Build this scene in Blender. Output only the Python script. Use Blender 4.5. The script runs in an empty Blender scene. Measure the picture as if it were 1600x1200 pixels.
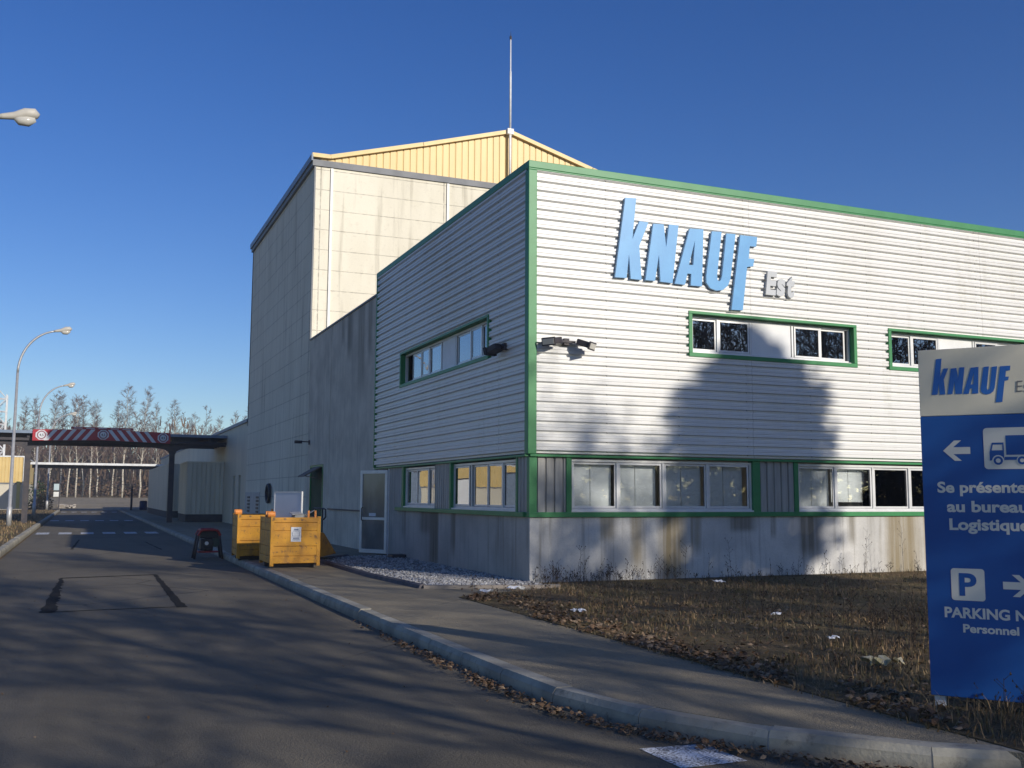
import bpy, bmesh, math, random
from mathutils import Vector, Matrix, noise as mnoise
R = math.radians
random.seed(7)
scene = bpy.context.scene
col = scene.collection

# ------------------------------------------------------------------ camera, sky, sun, exposure
cam_data = bpy.data.cameras.new("camera")
cam = bpy.data.objects.new("camera", cam_data)
col.objects.link(cam)
cam_data.sensor_width = 36.0
cam_data.lens = 35.66
cam_data.clip_end = 3000
_yaw, _pit, _rol = R(22.81886), R(6.32219), R(0.30037)
_f = Vector((math.sin(_yaw)*math.cos(_pit), math.cos(_yaw)*math.cos(_pit), math.sin(_pit)))
_r = Vector((math.cos(_yaw), -math.sin(_yaw), 0))
_u = _r.cross(_f)
_r2 = _r*math.cos(_rol) + _u*math.sin(_rol)
_u2 = -_r*math.sin(_rol) + _u*math.cos(_rol)
cam.matrix_world = Matrix(((_r2.x, _u2.x, -_f.x, -7.29), (_r2.y, _u2.y, -_f.y, -16.49), (_r2.z, _u2.z, -_f.z, 1.65), (0, 0, 0, 1)))
scene.camera = cam

SUN_AZ = math.atan2(0.375, -0.927)      # from +Y towards +X
SUN_EL = R(21.0)
world = bpy.data.worlds.new("World")
scene.world = world
world.use_nodes = True
wn = world.node_tree
wn.nodes.clear()
sky = wn.nodes.new("ShaderNodeTexSky")
sky.sky_type = 'NISHITA'
sky.sun_disc = False
sky.sun_elevation = SUN_EL
sky.sun_rotation = SUN_AZ
sky.altitude = 300
sky.air_density = 1.0
sky.dust_density = 0.3
sky.ozone_density = 3.5
bgn = wn.nodes.new("ShaderNodeBackground")
bgn.inputs[1].default_value = 0.112
won = wn.nodes.new("ShaderNodeOutputWorld")
hsv = wn.nodes.new("ShaderNodeHueSaturation")
hsv.inputs['Hue'].default_value = 0.518
hsv.inputs['Saturation'].default_value = 1.27
wn.links.new(sky.outputs[0], hsv.inputs['Color'])
hsv.inputs['Value'].default_value = 1.0
wn.links.new(hsv.outputs[0], bgn.inputs[0])
wn.links.new(bgn.outputs[0], won.inputs[0])

sun_data = bpy.data.lights.new("sun", 'SUN')
sun_data.energy = 4.5
sun_data.angle = R(0.55)
sun_data.color = (1.0, 0.93, 0.83)
sun = bpy.data.objects.new("sun", sun_data)
col.objects.link(sun)
sdir = Vector((math.sin(SUN_AZ)*math.cos(SUN_EL), math.cos(SUN_AZ)*math.cos(SUN_EL), math.sin(SUN_EL)))
sun.rotation_euler = sdir.to_track_quat('Z', 'Y').to_euler()
sun.location = (20, -40, 40)

scene.view_settings.view_transform = 'Standard'
scene.view_settings.look = 'None'
scene.view_settings.gamma = 1
scene.view_settings.exposure = 0.0
scene.render.engine = 'CYCLES'
scene.render.resolution_x = 1024
scene.render.resolution_y = 768
scene.cycles.max_bounces = 6
scene.cycles.transparent_max_bounces = 12

# ------------------------------------------------------------------ helpers
class MB:
    def __init__(s):
        s.v = []; s.f = []; s.m = []
    def add(s, vs, fs, mi=0):
        o = len(s.v)
        s.v += [tuple(p) for p in vs]
        s.f += [tuple(i+o for i in f) for f in fs]
        s.m += [mi]*len(fs)
        return s
    def box(s, x0, x1, y0, y1, z0, z1, mi=0, P=None):
        vs = [(x0,y0,z0),(x1,y0,z0),(x1,y1,z0),(x0,y1,z0),(x0,y0,z1),(x1,y0,z1),(x1,y1,z1),(x0,y1,z1)]
        if P: vs = [P(*q) for q in vs]
        return s.add(vs, [(0,3,2,1),(4,5,6,7),(0,1,5,4),(1,2,6,5),(2,3,7,6),(3,0,4,7)], mi)
    def obox(s, c, ax, ay, az, mi=0):
        c = Vector(c); ax = Vector(ax); ay = Vector(ay); az = Vector(az)
        vs = [c+ax*i+ay*j+az*k for k in (-1,1) for i, j in ((-1,-1),(1,-1),(1,1),(-1,1))]
        return s.add(vs, [(0,3,2,1),(4,5,6,7),(0,1,5,4),(1,2,6,5),(2,3,7,6),(3,0,4,7)], mi)
    def prism(s, poly, d0, d1, P, mi=0):      # poly of (a,b); P(a,d,b) -> point
        n = len(poly)
        vs = [P(a, d0, b) for a, b in poly] + [P(a, d1, b) for a, b in poly]
        fs = [tuple(range(n)), tuple(range(2*n-1, n-1, -1))]
        fs += [(i, (i+1) % n, n+(i+1) % n, n+i) for i in range(n)]
        return s.add(vs, fs, mi)
    def tube(s, pts, rad, n=8, mi=0, cap=True):
        pts = [Vector(p) for p in pts]
        if not isinstance(rad, (list, tuple)): rad = [rad]*len(pts)
        vs = []; fs = []
        ref = None
        for i, p in enumerate(pts):
            a = pts[max(0, i-1)]; b = pts[min(len(pts)-1, i+1)]
            t = (b-a)
            if t.length < 1e-9: t = Vector((0,0,1))
            t.normalize()
            if ref is None:
                ref = Vector((0,0,1)) if abs(t.z) < .9 else Vector((1,0,0))
            x = t.cross(ref)
            if x.length < 1e-5: x = t.orthogonal()
            x.normalize(); y = t.cross(x)
            ref = x.cross(t)
            for k in range(n):
                a_ = 2*math.pi*k/n
                vs.append(p + (x*math.cos(a_)+y*math.sin(a_))*rad[i])
        for i in range(len(pts)-1):
            for k in range(n):
                k2 = (k+1) % n
                fs.append((i*n+k, i*n+k2, (i+1)*n+k2, (i+1)*n+k))
        if cap and n > 2:
            fs.append(tuple(range(n-1, -1, -1)))
            fs.append(tuple(range((len(pts)-1)*n, len(pts)*n)))
        return s.add(vs, fs, mi)
    def build(s, name, mats, parent=None, smooth=False, fix=True, bevel=0):
        off = Vector((0,0,0))
        me = bpy.data.meshes.new(name)
        vs = s.v
        if parent is not None and not is_local(parent):
            off = total_offset(parent)
            vs = [(p[0]-off.x, p[1]-off.y, p[2]-off.z) for p in s.v]
        me.from_pydata(vs, [], s.f)
        if not isinstance(mats, (list, tuple)): mats = [mats]
        for m in mats: me.materials.append(m)
        for p, mi in zip(me.polygons, s.m):
            p.material_index = mi
            p.use_smooth = smooth
        if fix:
            bm = bmesh.new(); bm.from_mesh(me)
            bmesh.ops.recalc_face_normals(bm, faces=bm.faces)
            bm.to_mesh(me); bm.free()
        me.update()
        o = bpy.data.objects.new(name, me)
        col.objects.link(o)
        if parent is not None: o.parent = parent
        if bevel:
            md = o.modifiers.new("bevel", 'BEVEL'); md.width = bevel; md.segments = 2; md.limit_method = 'ANGLE'
        return o

def is_local(o):
    while o is not None:
        if o.get('_local'): return True
        o = o.parent
    return False

def total_offset(o):
    v = Vector((0,0,0))
    while o is not None:
        v += o.location; o = o.parent
    return v

def tag(o, label=None, cat=None, group=None, kind=None):
    if label: o['label'] = label
    if cat: o['category'] = cat
    if group: o['group'] = group
    if kind: o['kind'] = kind
    return o

def thing(name, loc, label, cat, group=None, rz=0.0, local=False):
    o = bpy.data.objects.new(name, None)
    o.empty_display_size = .3
    o.location = loc; o.rotation_euler = (0, 0, rz)
    col.objects.link(o)
    if local: o['_local'] = 1
    return tag(o, label, cat, group)

def copy_tree(o, parent=None):
    c = o.copy(); col.objects.link(c)
    if parent is not None: c.parent = parent
    for ch in [x for x in bpy.data.objects if x.parent is o]:
        copy_tree(ch, c)
    return c

# ------------------------------------------------------------------ materials
class NT:
    def __init__(s, m):
        s.t = m.node_tree; s.n = s.t.nodes; s.l = s.t.links
        s.b = s.n["Principled BSDF"]; s.out = s.n["Material Output"]
    def put(s, sock, v):
        if hasattr(v, 'is_linked') or hasattr(v, 'links'): s.l.new(v, sock)
        elif isinstance(v, (tuple, list)): sock.default_value = (*v[:3], 1) if len(sock.default_value) == 4 else v
        else: sock.default_value = v
    def coord(s, which="Object"):
        return s.n.new("ShaderNodeTexCoord").outputs[which]
    def mapping(s, vec, scale=(1,1,1), loc=(0,0,0)):
        m = s.n.new("ShaderNodeMapping"); s.l.new(vec, m.inputs[0])
        m.inputs['Scale'].default_value = scale; m.inputs['Location'].default_value = loc
        return m.outputs[0]
    def noise(s, vec, scale, detail=4, rough=.55):
        m = s.n.new("ShaderNodeTexNoise"); s.l.new(vec, m.inputs['Vector'])
        m.inputs['Scale'].default_value = scale; m.inputs['Detail'].default_value = detail; m.inputs['Roughness'].default_value = rough
        return m.outputs['Fac']
    def vor(s, vec, scale, feat='F1'):
        m = s.n.new("ShaderNodeTexVoronoi"); s.l.new(vec, m.inputs['Vector']); m.feature = feat
        m.inputs['Scale'].default_value = scale
        return m.outputs['Distance']
    def math(s, op, a, b=0.0, c=None, clamp=False):
        m = s.n.new("ShaderNodeMath"); m.operation = op; m.use_clamp = clamp
        s.put(m.inputs[0], a); s.put(m.inputs[1], b)
        if c is not None: s.put(m.inputs[2], c)
        return m.outputs[0]
    def ramp(s, fac, lo, hi, a=0.0, b=1.0):
        m = s.n.new("ShaderNodeMapRange"); m.interpolation_type = 'SMOOTHSTEP'
        s.put(m.inputs['Value'], fac)
        m.inputs['From Min'].default_value = lo; m.inputs['From Max'].default_value = hi
        m.inputs['To Min'].default_value = a; m.inputs['To Max'].default_value = b
        return m.outputs[0]
    def mix(s, fac, a, b, mode='MIX'):
        m = s.n.new("ShaderNodeMix"); m.data_type = 'RGBA'; m.blend_type = mode
        s.put(m.inputs[0], fac); s.put(m.inputs[6], a); s.put(m.inputs[7], b)
        return m.outputs[2]
    def xyz(s, vec):
        m = s.n.new("ShaderNodeSeparateXYZ"); s.l.new(vec, m.inputs[0]); return m.outputs
    def bump(s, h, dist=.01, strength=.5):
        m = s.n.new("ShaderNodeBump"); s.l.new(h, m.inputs['Height'])
        m.inputs['Distance'].default_value = dist; m.inputs['Strength'].default_value = strength
        s.l.new(m.outputs[0], s.b.inputs['Normal'])
    def island(s):
        return s.n.new("ShaderNodeNewGeometry").outputs['Random Per Island']

def newmat(name, color=(.5,.5,.5), rough=.6, metal=0.0, spec=.5):
    m = bpy.data.materials.new(name); m.use_nodes = True
    b = m.node_tree.nodes["Principled BSDF"]
    b.inputs['Base Color'].default_value = (*color, 1)
    b.inputs['Roughness'].default_value = rough
    b.inputs['Metallic'].default_value = metal
    b.inputs['Specular IOR Level'].default_value = spec
    return m

def noisy(name, c1, c2, scale=3.0, rough=.6, detail=6, stretch=(1,1,1), bump=0.0, bscale=None, metal=0.0, spec=.4, lo=.35, hi=.65):
    m = newmat(name, c1, rough, metal, spec); t = NT(m)
    v = t.mapping(t.coord(), stretch)
    f = t.noise(v, scale, detail)
    t.put(t.b.inputs['Base Color'], t.mix(t.ramp(f, lo, hi), c1, c2))
    if bump:
        t.bump(t.noise(t.coord(), bscale or scale*6, 4), bump, .6)
    return m

def island_mat(name, cols, rough=.8, spec=.2, trans=0.0):
    m = newmat(name, cols[0], rough, 0, spec); t = NT(m)
    r = t.n.new("ShaderNodeValToRGB"); r.color_ramp.interpolation = 'CONSTANT'
    el = r.color_ramp.elements
    while len(el) < len(cols): el.new(.5)
    for i, c in enumerate(cols):
        el[i].position = i/len(cols); el[i].color = (*c, 1)
    t.l.new(t.island(), r.inputs[0])
    t.l.new(r.outputs[0], t.b.inputs['Base Color'])
    return m

M = {}
# white ribbed metal, with faint dust and run-off
def cladding_mat():
    m = newmat('white_ribbed_metal', (.78,.77,.72), .42, 0, .4); t = NT(m)
    v = t.coord()
    a = t.noise(t.mapping(v, (.35,.35,.12)), 2.2, 6)
    b = t.noise(t.mapping(v, (7,7,.5)), 1.2, 4)
    d = t.noise(v, 38, 3, .6)
    k = t.math('MULTIPLY', t.ramp(a, .4, .7), t.ramp(b, .42, .7))
    c = t.mix(t.math('MULTIPLY', k, .55), (.755,.75,.72), (.60,.585,.53))
    c = t.mix(t.ramp(d, .66, .74, 0, .35), c, (.45,.42,.36))
    s = t.xyz(t.n.new("ShaderNodeNewGeometry").outputs['Position'])
    uu = t.math('SUBTRACT', s[0], s[1])
    lap = t.math('ABSOLUTE', t.math('SUBTRACT', t.math('FRACT', t.math('DIVIDE', t.math('ADD', uu, 1.4), 6.2)), .5))
    c = t.mix(t.ramp(lap, .4975, .4990, 0, .28), c, (.22,.21,.19))
    fa = t.math('ABSOLUTE', t.math('SUBTRACT', t.math('FRACT', t.math('DIVIDE', uu, 1.55)), .5))
    fz = t.math('ABSOLUTE', t.math('SUBTRACT', t.math('FRACT', t.math('DIVIDE', t.math('ADD', s[2], -2.42-.131+.088), .176)), .5))
    c = t.mix(t.math('MULTIPLY', t.ramp(fa, .4925, .4945), t.ramp(fz, .43, .46)), c, (.30,.29,.27))
    g1 = t.noise(t.mapping(v, (.9,.9,.9), (3,3,3)), .35, 3)
    c = t.mix(t.ramp(g1, .45, .7, 0, .28), c, (.55,.52,.45))
    t.put(t.b.inputs['Base Color'], c)
    t.bump(t.noise(t.mapping(v, (1.2,1.2,1.2)), 1.5, 2), .006, .6)
    return m
M['clad'] = cladding_mat()
M['green'] = noisy('green_painted_trim', (.034,.215,.068), (.042,.24,.08), 4, .45, bump=.001)
M['alu'] = noisy('pale_aluminium', (.72,.72,.70), (.64,.64,.63), 3, .38, metal=.25)
M['whitepanel'] = noisy('white_infill_panel', (.80,.80,.78), (.74,.74,.72), 2, .5)
M['greyrib'] = noisy('grey_ribbed_panel', (.40,.39,.35), (.30,.29,.26), 2.5, .5, stretch=(4,4,.4))
M['seal'] = newmat('black_gasket', (.02,.02,.022), .6)
M['roofing'] = noisy('grey_roofing', (.18,.18,.18), (.12,.12,.12), 2, .85)
M['interior'] = newmat('dim_interior_paint', (.60,.57,.50), .8)
M['blind'] = noisy('pale_blind_fabric', (.82,.84,.81), (.77,.79,.76), 2, .8, stretch=(1,1,9))

def glass_mat(name, base, tint):
    m = bpy.data.materials.new(name); m.use_nodes = True
    t = m.node_tree; t.nodes.clear()
    o = t.nodes.new("ShaderNodeOutputMaterial"); mx = t.nodes.new("ShaderNodeMixShader")
    tr = t.nodes.new("ShaderNodeBsdfTransparent"); gl = t.nodes.new("ShaderNodeBsdfGlossy")
    tr.inputs[0].default_value = (*tint, 1); gl.inputs[0].default_value = (.95,.97,1,1); gl.inputs['Roughness'].default_value = .005
    fr = t.nodes.new("ShaderNodeFresnel"); fr.inputs[0].default_value = 1.5
    ad = t.nodes.new("ShaderNodeMath"); ad.operation = 'ADD'; ad.use_clamp = True; ad.inputs[1].default_value = base
    bp = t.nodes.new("ShaderNodeBump"); nz = t.nodes.new("ShaderNodeTexNoise"); nz.inputs['Scale'].default_value = 1.3; nz.inputs['Detail'].default_value = 1
    bp.inputs['Distance'].default_value = .004; bp.inputs['Strength'].default_value = .25
    t.links.new(nz.outputs[0], bp.inputs['Height']); t.links.new(bp.outputs[0], gl.inputs['Normal'])
    t.links.new(fr.outputs[0], ad.inputs[0]); t.links.new(ad.outputs[0], mx.inputs[0])
    t.links.new(tr.outputs[0], mx.inputs[1]); t.links.new(gl.outputs[0], mx.inputs[2]); t.links.new(mx.outputs[0], o.inputs[0])
    return m
M['glass'] = glass_mat('window_glass', .0, (.96,.97,.975))
M['glass2'] = glass_mat('reflective_window_glass', .26, (.5,.55,.55))

# plinth concrete with run-off stains (bands = (centre, halfwidth, strength, reach down))
def stained_concrete(name, base, axis, bands, ztop, dark=(.16,.14,.10), brown=(.25,.20,.115), amount=1.0):
    m = newmat(name, base, .85, 0, .25); t = NT(m)
    v = t.n.new("ShaderNodeNewGeometry").outputs['Position']
    s = t.xyz(v)
    n1 = t.noise(v, 1.1, 7); n2 = t.noise(t.mapping(v, (5,5,.25)), 1.6, 5); n3 = t.noise(v, 30, 5)
    c = t.mix(t.ramp(n1, .3, .7), base, tuple(x*.74 for x in base))
    c = t.mix(t.ramp(n3, .4, .75, 0, .35), c, tuple(x*.6 for x in base))
    c = t.mix(t.math('MULTIPLY', t.ramp(n2, .5, .75), .5*amount), c, dark)
    wob = t.math('MULTIPLY_ADD', n2, .22, s[axis])
    wob = t.math('ADD', wob, -.11)
    for (cx, hw, st, reach, cc) in bands:
        d = t.math('ABSOLUTE', t.math('SUBTRACT', wob, cx))
        k = t.ramp(d, hw*.35, hw*1.25, 1, 0)
        zz = t.ramp(s[2], ztop-reach, ztop-reach*.55, 0, 1)
        k = t.math('MULTIPLY', t.math('MULTIPLY', k, zz), t.ramp(n2, .25, .6, .45*st, st), clamp=True)
        c = t.mix(k, c, brown if cc == 'b' else dark)
    t.put(t.b.inputs['Base Color'], c)
    t.bump(t.noise(v, 22, 6), .006, .5)
    return m
M['plinth'] = stained_concrete('stained_plinth_concrete', (.66,.645,.605), 0,
    [(2.9,.34,.95,1.6,'b'),(2.15,.16,.75,1.2,'b'),(1.55,.2,.6,.5,'b'),(3.45,.12,.7,.8,'b'),(4.5,.35,.8,.35,'d'),(5.2,.08,.7,.5,'d'),(6.1,.3,.85,1.0,'d'),(7.15,.12,.7,.7,'d'),(8.5,.55,.95,2,'b'),(9.2,.2,.8,1.5,'b')], 1.28)
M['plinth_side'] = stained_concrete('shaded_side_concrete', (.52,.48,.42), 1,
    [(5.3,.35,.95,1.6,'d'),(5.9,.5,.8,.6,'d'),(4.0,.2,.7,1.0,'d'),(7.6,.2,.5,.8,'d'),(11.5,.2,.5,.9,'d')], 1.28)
M['annex'] = stained_concrete('rain_streaked_concrete', (.70,.635,.52), 1,
    [(13.6,.35,.9,1.6,'d'),(14.5,.2,.7,1.0,'d'),(12.2,.5,.6,3.2,'d'),(11.2,.3,.6,2.0,'d')], 7.2, dark=(.24,.215,.17), amount=.9)

# precast panel wall: dark joints, water marks
def panel_mat():
    m = newmat('precast_concrete_panels', (.55,.51,.41), .85, 0, .2); t = NT(m)
    v = t.n.new("ShaderNodeNewGeometry").outputs['Position']; s = t.xyz(v)
    hz = t.math('ABSOLUTE', t.math('SUBTRACT', t.math('FRACT', t.math('DIVIDE', t.math('ADD', s[2], -.10), .745)), .5))
    jz = t.ramp(hz, .474, .492)
    yy = t.math('ADD', s[0], t.math('MULTIPLY', t.math('ADD', s[1], -.62), 1.0))   # x on the front, y on the side
    hv = t.math('ABSOLUTE', t.math('SUBTRACT', t.math('FRACT', t.math('DIVIDE', t.math('ADD', yy, -.10), 4.75)), .5))
    jv = t.ramp(hv, .4935, .498)
    n1 = t.noise(t.mapping(v, (1,1,.35)), .55, 7); n2 = t.noise(t.mapping(v, (3,3,.18)), 1.1, 6); n3 = t.noise(v, 9, 6)
    row = t.n.new("ShaderNodeTexWhiteNoise"); row.noise_dimensions = '2D'
    cb = t.n.new("ShaderNodeCombineXYZ")
    t.put(cb.inputs[0], t.math('FLOOR', t.math('DIVIDE', t.math('ADD', s[2], -.4725), .745)))
    t.put(cb.inputs[1], t.math('FLOOR', t.math('DIVIDE', t.math('ADD', yy, 2.275), 4.75)))
    t.l.new(cb.outputs[0], row.inputs[0])
    c = t.mix(t.ramp(n1, .35, .7), (.78,.73,.59), (.66,.61,.48))
    c = t.mix(t.math('MULTIPLY', row.outputs[0], .22), c, (.74,.69,.56))
    c = t.mix(t.math('MULTIPLY', t.ramp(n2, .52, .72), .5), c, (.33,.29,.21))
    c = t.mix(t.ramp(n3, .55, .8, 0, .3), c, (.42,.37,.27))
    j = t.math('MAXIMUM', jz, jv)
    jn = t.math('MULTIPLY', j, t.ramp(n3, .25, .7, .12, .62))
    c = t.mix(jn, c, (.17,.15,.12))
    t.put(t.b.inputs['Base Color'], c)
    t.bump(t.math('SUBTRACT', t.math('MULTIPLY', n3, .3), j), .012, .6)
    return m
M['panel'] = panel_mat()
M['yellow'] = noisy('pale_yellow_ribbed_metal', (.70,.51,.20), (.65,.465,.175), 1.2, .45, stretch=(2,2,.3))
M['cream'] = noisy('cream_metal_sheet', (.66,.60,.46), (.58,.53,.41), .8, .6, stretch=(1,1,.4))
M['creamrib'] = noisy('cream_ribbed_sheet', (.62,.57,.44), (.52,.48,.37), 1.0, .55, stretch=(3,3,.3))
M['greymetal'] = noisy('grey_flashing', (.20,.205,.21), (.16,.165,.17), 2, .6)
M['darkmetal'] = noisy('dark_steel', (.035,.032,.04), (.06,.05,.05), 4, .55)
M['whitemetal'] = noisy('white_painted_metal', (.74,.74,.72), (.62,.62,.60), 4, .45)
M['pipe_white'] = noisy('white_strip', (.80,.79,.74), (.72,.71,.66), 4, .5)
M['galv'] = noisy('galvanised_steel', (.50,.50,.49), (.42,.42,.42), 9, .45, metal=.4)
M['blue_letter'] = noisy('blue_letter_face', (.095,.335,.62), (.08,.30,.58), 3, .4)
M['letter_edge'] = newmat('blue_letter_edge', (.30,.50,.72), .5)
M['grey_letter'] = noisy('grey_letter_face', (.50,.52,.53), (.45,.47,.48), 3, .4)
M['sign_blue'] = noisy('sign_blue_vinyl', (.013,.096,.345), (.012,.088,.32), 2.5, .38)
M['sign_grey'] = noisy('sign_pale_panel', (.74,.68,.52), (.70,.645,.49), 2.5, .42)
M['sign_logo'] = newmat('sign_logo_blue', (.022,.13,.44), .4)
M['sign_text'] = newmat('sign_light_lettering', (.74,.71,.61), .42)
M['sign_darktext'] = newmat('sign_grey_lettering', (.16,.16,.16), .5)
M['black'] = newmat('black_plastic', (.02,.02,.022), .5)
M['redwhite_red'] = noisy('red_reflective', (.42,.02,.035), (.36,.02,.03), 3, .4)
M['redwhite_white'] = noisy('white_reflective', (.66,.68,.70), (.58,.60,.62), 3, .4)
M['bluegrey'] = noisy('blue_grey_gutter', (.20,.26,.34), (.16,.21,.28), 3, .5)
M['greenglassdoor'] = noisy('dull_green_door', (.06,.085,.045), (.085,.105,.055), 1.5, .8, spec=.15)
M['lampglass'] = newmat('lamp_bowl', (.50,.48,.42), .12)

def bin_mat():
    m = newmat('chipped_shade_smudged_yellow', (.62,.30,.02), .5, 0, .4); t = NT(m); v = t.coord()
    n = t.noise(v, 3.0, 7); n2 = t.noise(v, 9, 6, .7); n3 = t.noise(t.mapping(v, (1,1,.3)), 5, 5)
    c = t.mix(t.ramp(n, .3, .7), (.60,.285,.011), (.44,.195,.010))
    c = t.mix(t.ramp(n2, .555, .64, 0, .85), c, (.12,.06,.025))
    c = t.mix(t.ramp(n3, .5, .75, 0, .6), c, (.22,.10,.025))  # rust and dirt, with shade patches also put into these dark smudges
    t.put(t.b.inputs['Base Color'], c); t.bump(n2, .004, .4)
    return m
M['bin'] = bin_mat()
M['orange'] = noisy('orange_lug_paint', (.75,.27,.05), (.6,.2,.03), 8, .5)
M['redpaint'] = noisy('red_frame_paint', (.40,.03,.02), (.28,.02,.02), 6, .45)
M['paper'] = noisy('white_notice_paper', (.72,.74,.76), (.60,.62,.66), 30, .7)
M['noticeink'] = newmat('blue_grey_print', (.18,.22,.32), .7)

def asphalt(name, base, var, patch=0.0):
    m = newmat(name, base, .82, 0, .35); t = NT(m)
    v = t.n.new("ShaderNodeNewGeometry").outputs['Position']
    n1 = t.noise(v, .16, 5); n2 = t.noise(v, 1.6, 7, .65); n3 = t.noise(v, 90, 3, .7); vo = t.vor(v, 130)
    cr = t.vor(t.mapping(v, (1,1,1)), .33, 'DISTANCE_TO_EDGE')
    hi = tuple(x*(1+var) for x in base); lo = tuple(x*(1-var) for x in base)
    c = t.mix(t.ramp(n1, .3, .7), lo, hi)
    c = t.mix(t.ramp(n2, .35, .72, 0, .55), c, tuple(x*1.35 for x in base))
    c = t.mix(t.ramp(n3, .3, .75, .0, .75), tuple(x*.55 for x in base), c) if False else t.mix(t.ramp(n3, .45, .8, 0, .6), c, tuple(x*.45 for x in base))
    c = t.mix(t.ramp(vo, .05, .22, .8, 0), c, tuple(min(1, x*2.3) for x in base))
    v2 = t.vor(v, 42); w2 = t.noise(v, 24, 2)
    c = t.mix(t.math('MULTIPLY', t.ramp(v2, .10, .26, 1, 0), t.ramp(w2, .52, .7)), c, tuple(min(1, x*2.0) for x in base))
    c = t.mix(t.math('MULTIPLY', t.ramp(t.vor(t.mapping(v, (1,1,1), (3,7,0)), 30), .10, .3, 1, 0), t.ramp(w2, .3, .5, .8, 0)), c, tuple(x*.35 for x in base))
    st = t.noise(t.mapping(v, (1.6,.10,1)), 1.0, 5)
    c = t.mix(t.ramp(st, .5, .72, 0, .35), c, tuple(x*.6 for x in base))
    crk = t.math('MULTIPLY', t.ramp(cr, .0, .012, 1, 0), t.ramp(n1, .5, .62))
    c = t.mix(crk, c, tuple(x*.3 for x in base))
    sp = t.ramp(t.noise(v, 3.2, 2), .70, .74, 0, .45)
    c = t.mix(sp, c, tuple(x*.5 for x in base))
    t.put(t.b.inputs['Base Color'], c)
    t.bump(t.math('ADD', t.math('ADD', vo, v2), t.math('MULTIPLY', n2, .3)), .008, .85)
    return m
M['road'] = asphalt('worn_asphalt', (.145,.124,.088), .22)
M['pave'] = asphalt('pavement_asphalt', (.27,.226,.152), .16)
M['tar'] = noisy('tar_seam', (.020,.019,.017), (.034,.031,.027), 20, .95, bump=.004, spec=.1)
M['kerb'] = noisy('kerb_concrete', (.41,.38,.30), (.27,.25,.20), 2.2, .85, bump=.008, bscale=30)
def dirty_kerb():
    m = M['kerb']; t = NT(m); src = t.b.inputs['Base Color'].links[0].from_socket
    v = t.n.new("ShaderNodeNewGeometry").outputs['Position']; z = t.xyz(v)[2]
    g = t.math('ADD', t.ramp(z, .0, .08, .45, 0), t.ramp(t.noise(v, 9, 6, .7), .55, .72, 0, .6), clamp=True)
    t.l.new(t.mix(t.math('MULTIPLY', g, 1.0, clamp=True), src, (.12,.105,.08)), t.b.inputs['Base Color'])
dirty_kerb()
M['edging'] = noisy('edging_concrete', (.30,.26,.22), (.20,.18,.16), 3, .85, bump=.006, bscale=30)
def worn_paint():
    m = newmat('worn_white_road_paint', (.7,.7,.68), .7, 0, .3); t = NT(m)
    v = t.n.new("ShaderNodeNewGeometry").outputs['Position']
    n = t.noise(v, 55, 5, .75); n2 = t.noise(v, 5, 4)
    k = t.ramp(t.math('ADD', n, t.math('MULTIPLY', n2, .35)), .62, .76)
    t.put(t.b.inputs['Base Color'], t.mix(k, (.74,.76,.78), (.12,.115,.11)))
    return m
M['paint'] = worn_paint()
def soil():
    m = newmat('bare_winter_soil', (.1,.08,.05), .95, 0, .1); t = NT(m)
    v = t.n.new("ShaderNodeNewGeometry").outputs['Position']
    n1 = t.noise(v, .6, 7); n2 = t.noise(v, 7, 7, .7); n3 = t.noise(v, 40, 4, .7)
    c = t.mix(t.ramp(n1, .35, .65), (.125,.088,.050), (.135,.112,.056))
    c = t.mix(t.ramp(n2, .4, .7), c, (.21,.15,.085)); c = t.mix(t.ramp(n3, .5, .75, 0, .7), c, (.045,.034,.02))
    t.put(t.b.inputs['Base Color'], c); t.bump(t.math('ADD', n2, n3), .03, .9)
    return m
M['soil'] = soil()
M['drygrass'] = island_mat('dry_grass_blades', [(.26,.175,.092),(.20,.135,.072),(.32,.225,.13),(.13,.10,.048),(.165,.105,.06),(.105,.095,.044)], .85)
def patch_grass():
    m = M['drygrass']; t = NT(m); lk = t.b.inputs['Base Color'].links[0]; src = lk.from_socket
    v = t.n.new("ShaderNodeNewGeometry").outputs['Position']
    n1 = t.noise(v, .55, 5); n2 = t.noise(t.mapping(v, (1,1,1), (9,4,0)), 1.1, 5)
    c = t.mix(t.ramp(n1, .50, .62, 0, .6), src, (.30,.225,.13), 'MIX')
    c = t.mix(t.ramp(n2, .54, .66, 0, .65), c, (.085,.088,.036))
    t.l.new(c, t.b.inputs['Base Color'])
patch_grass()
M['drystalk'] = island_mat('dead_weed_stalks', [(.055,.04,.028),(.09,.065,.042),(.04,.03,.022)], .9)
M['leaves'] = island_mat('fallen_brown_leaves', [(.15,.092,.052),(.19,.128,.075),(.095,.056,.032),(.25,.18,.115),(.12,.075,.042)], .75)
M['gravel'] = island_mat('pale_gravel_stones', [(.42,.41,.39),(.30,.29,.28),(.52,.51,.49),(.20,.195,.19)], .85)
M['litter'] = noisy('white_litter_paper', (.75,.76,.78), (.6,.61,.64), 20, .7)
M['litter_yellow'] = noisy('faded_yellow_wrapper', (.66,.55,.26), (.55,.5,.36), 14, .6)
def birch_mat():
    m = newmat('birch_bark', (.6,.57,.5), .8, 0, .2); t = NT(m)
    v = t.coord(); n = t.noise(t.mapping(v, (2,2,7)), 1.5, 4); z = t.xyz(v)[2]
    c = t.mix(t.ramp(n, .54, .62), (.52,.47,.37), (.09,.07,.055))
    t.put(t.b.inputs['Base Color'], c); return m
M['birch'] = birch_mat()
M['twig'] = island_mat('fine_twigs', [(.12,.072,.056),(.15,.092,.072),(.09,.055,.046)], .9)
M['bark'] = noisy('grey_brown_bark', (.10,.08,.06), (.16,.13,.10), 6, .9, stretch=(3,3,.5), bump=.01)
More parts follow.
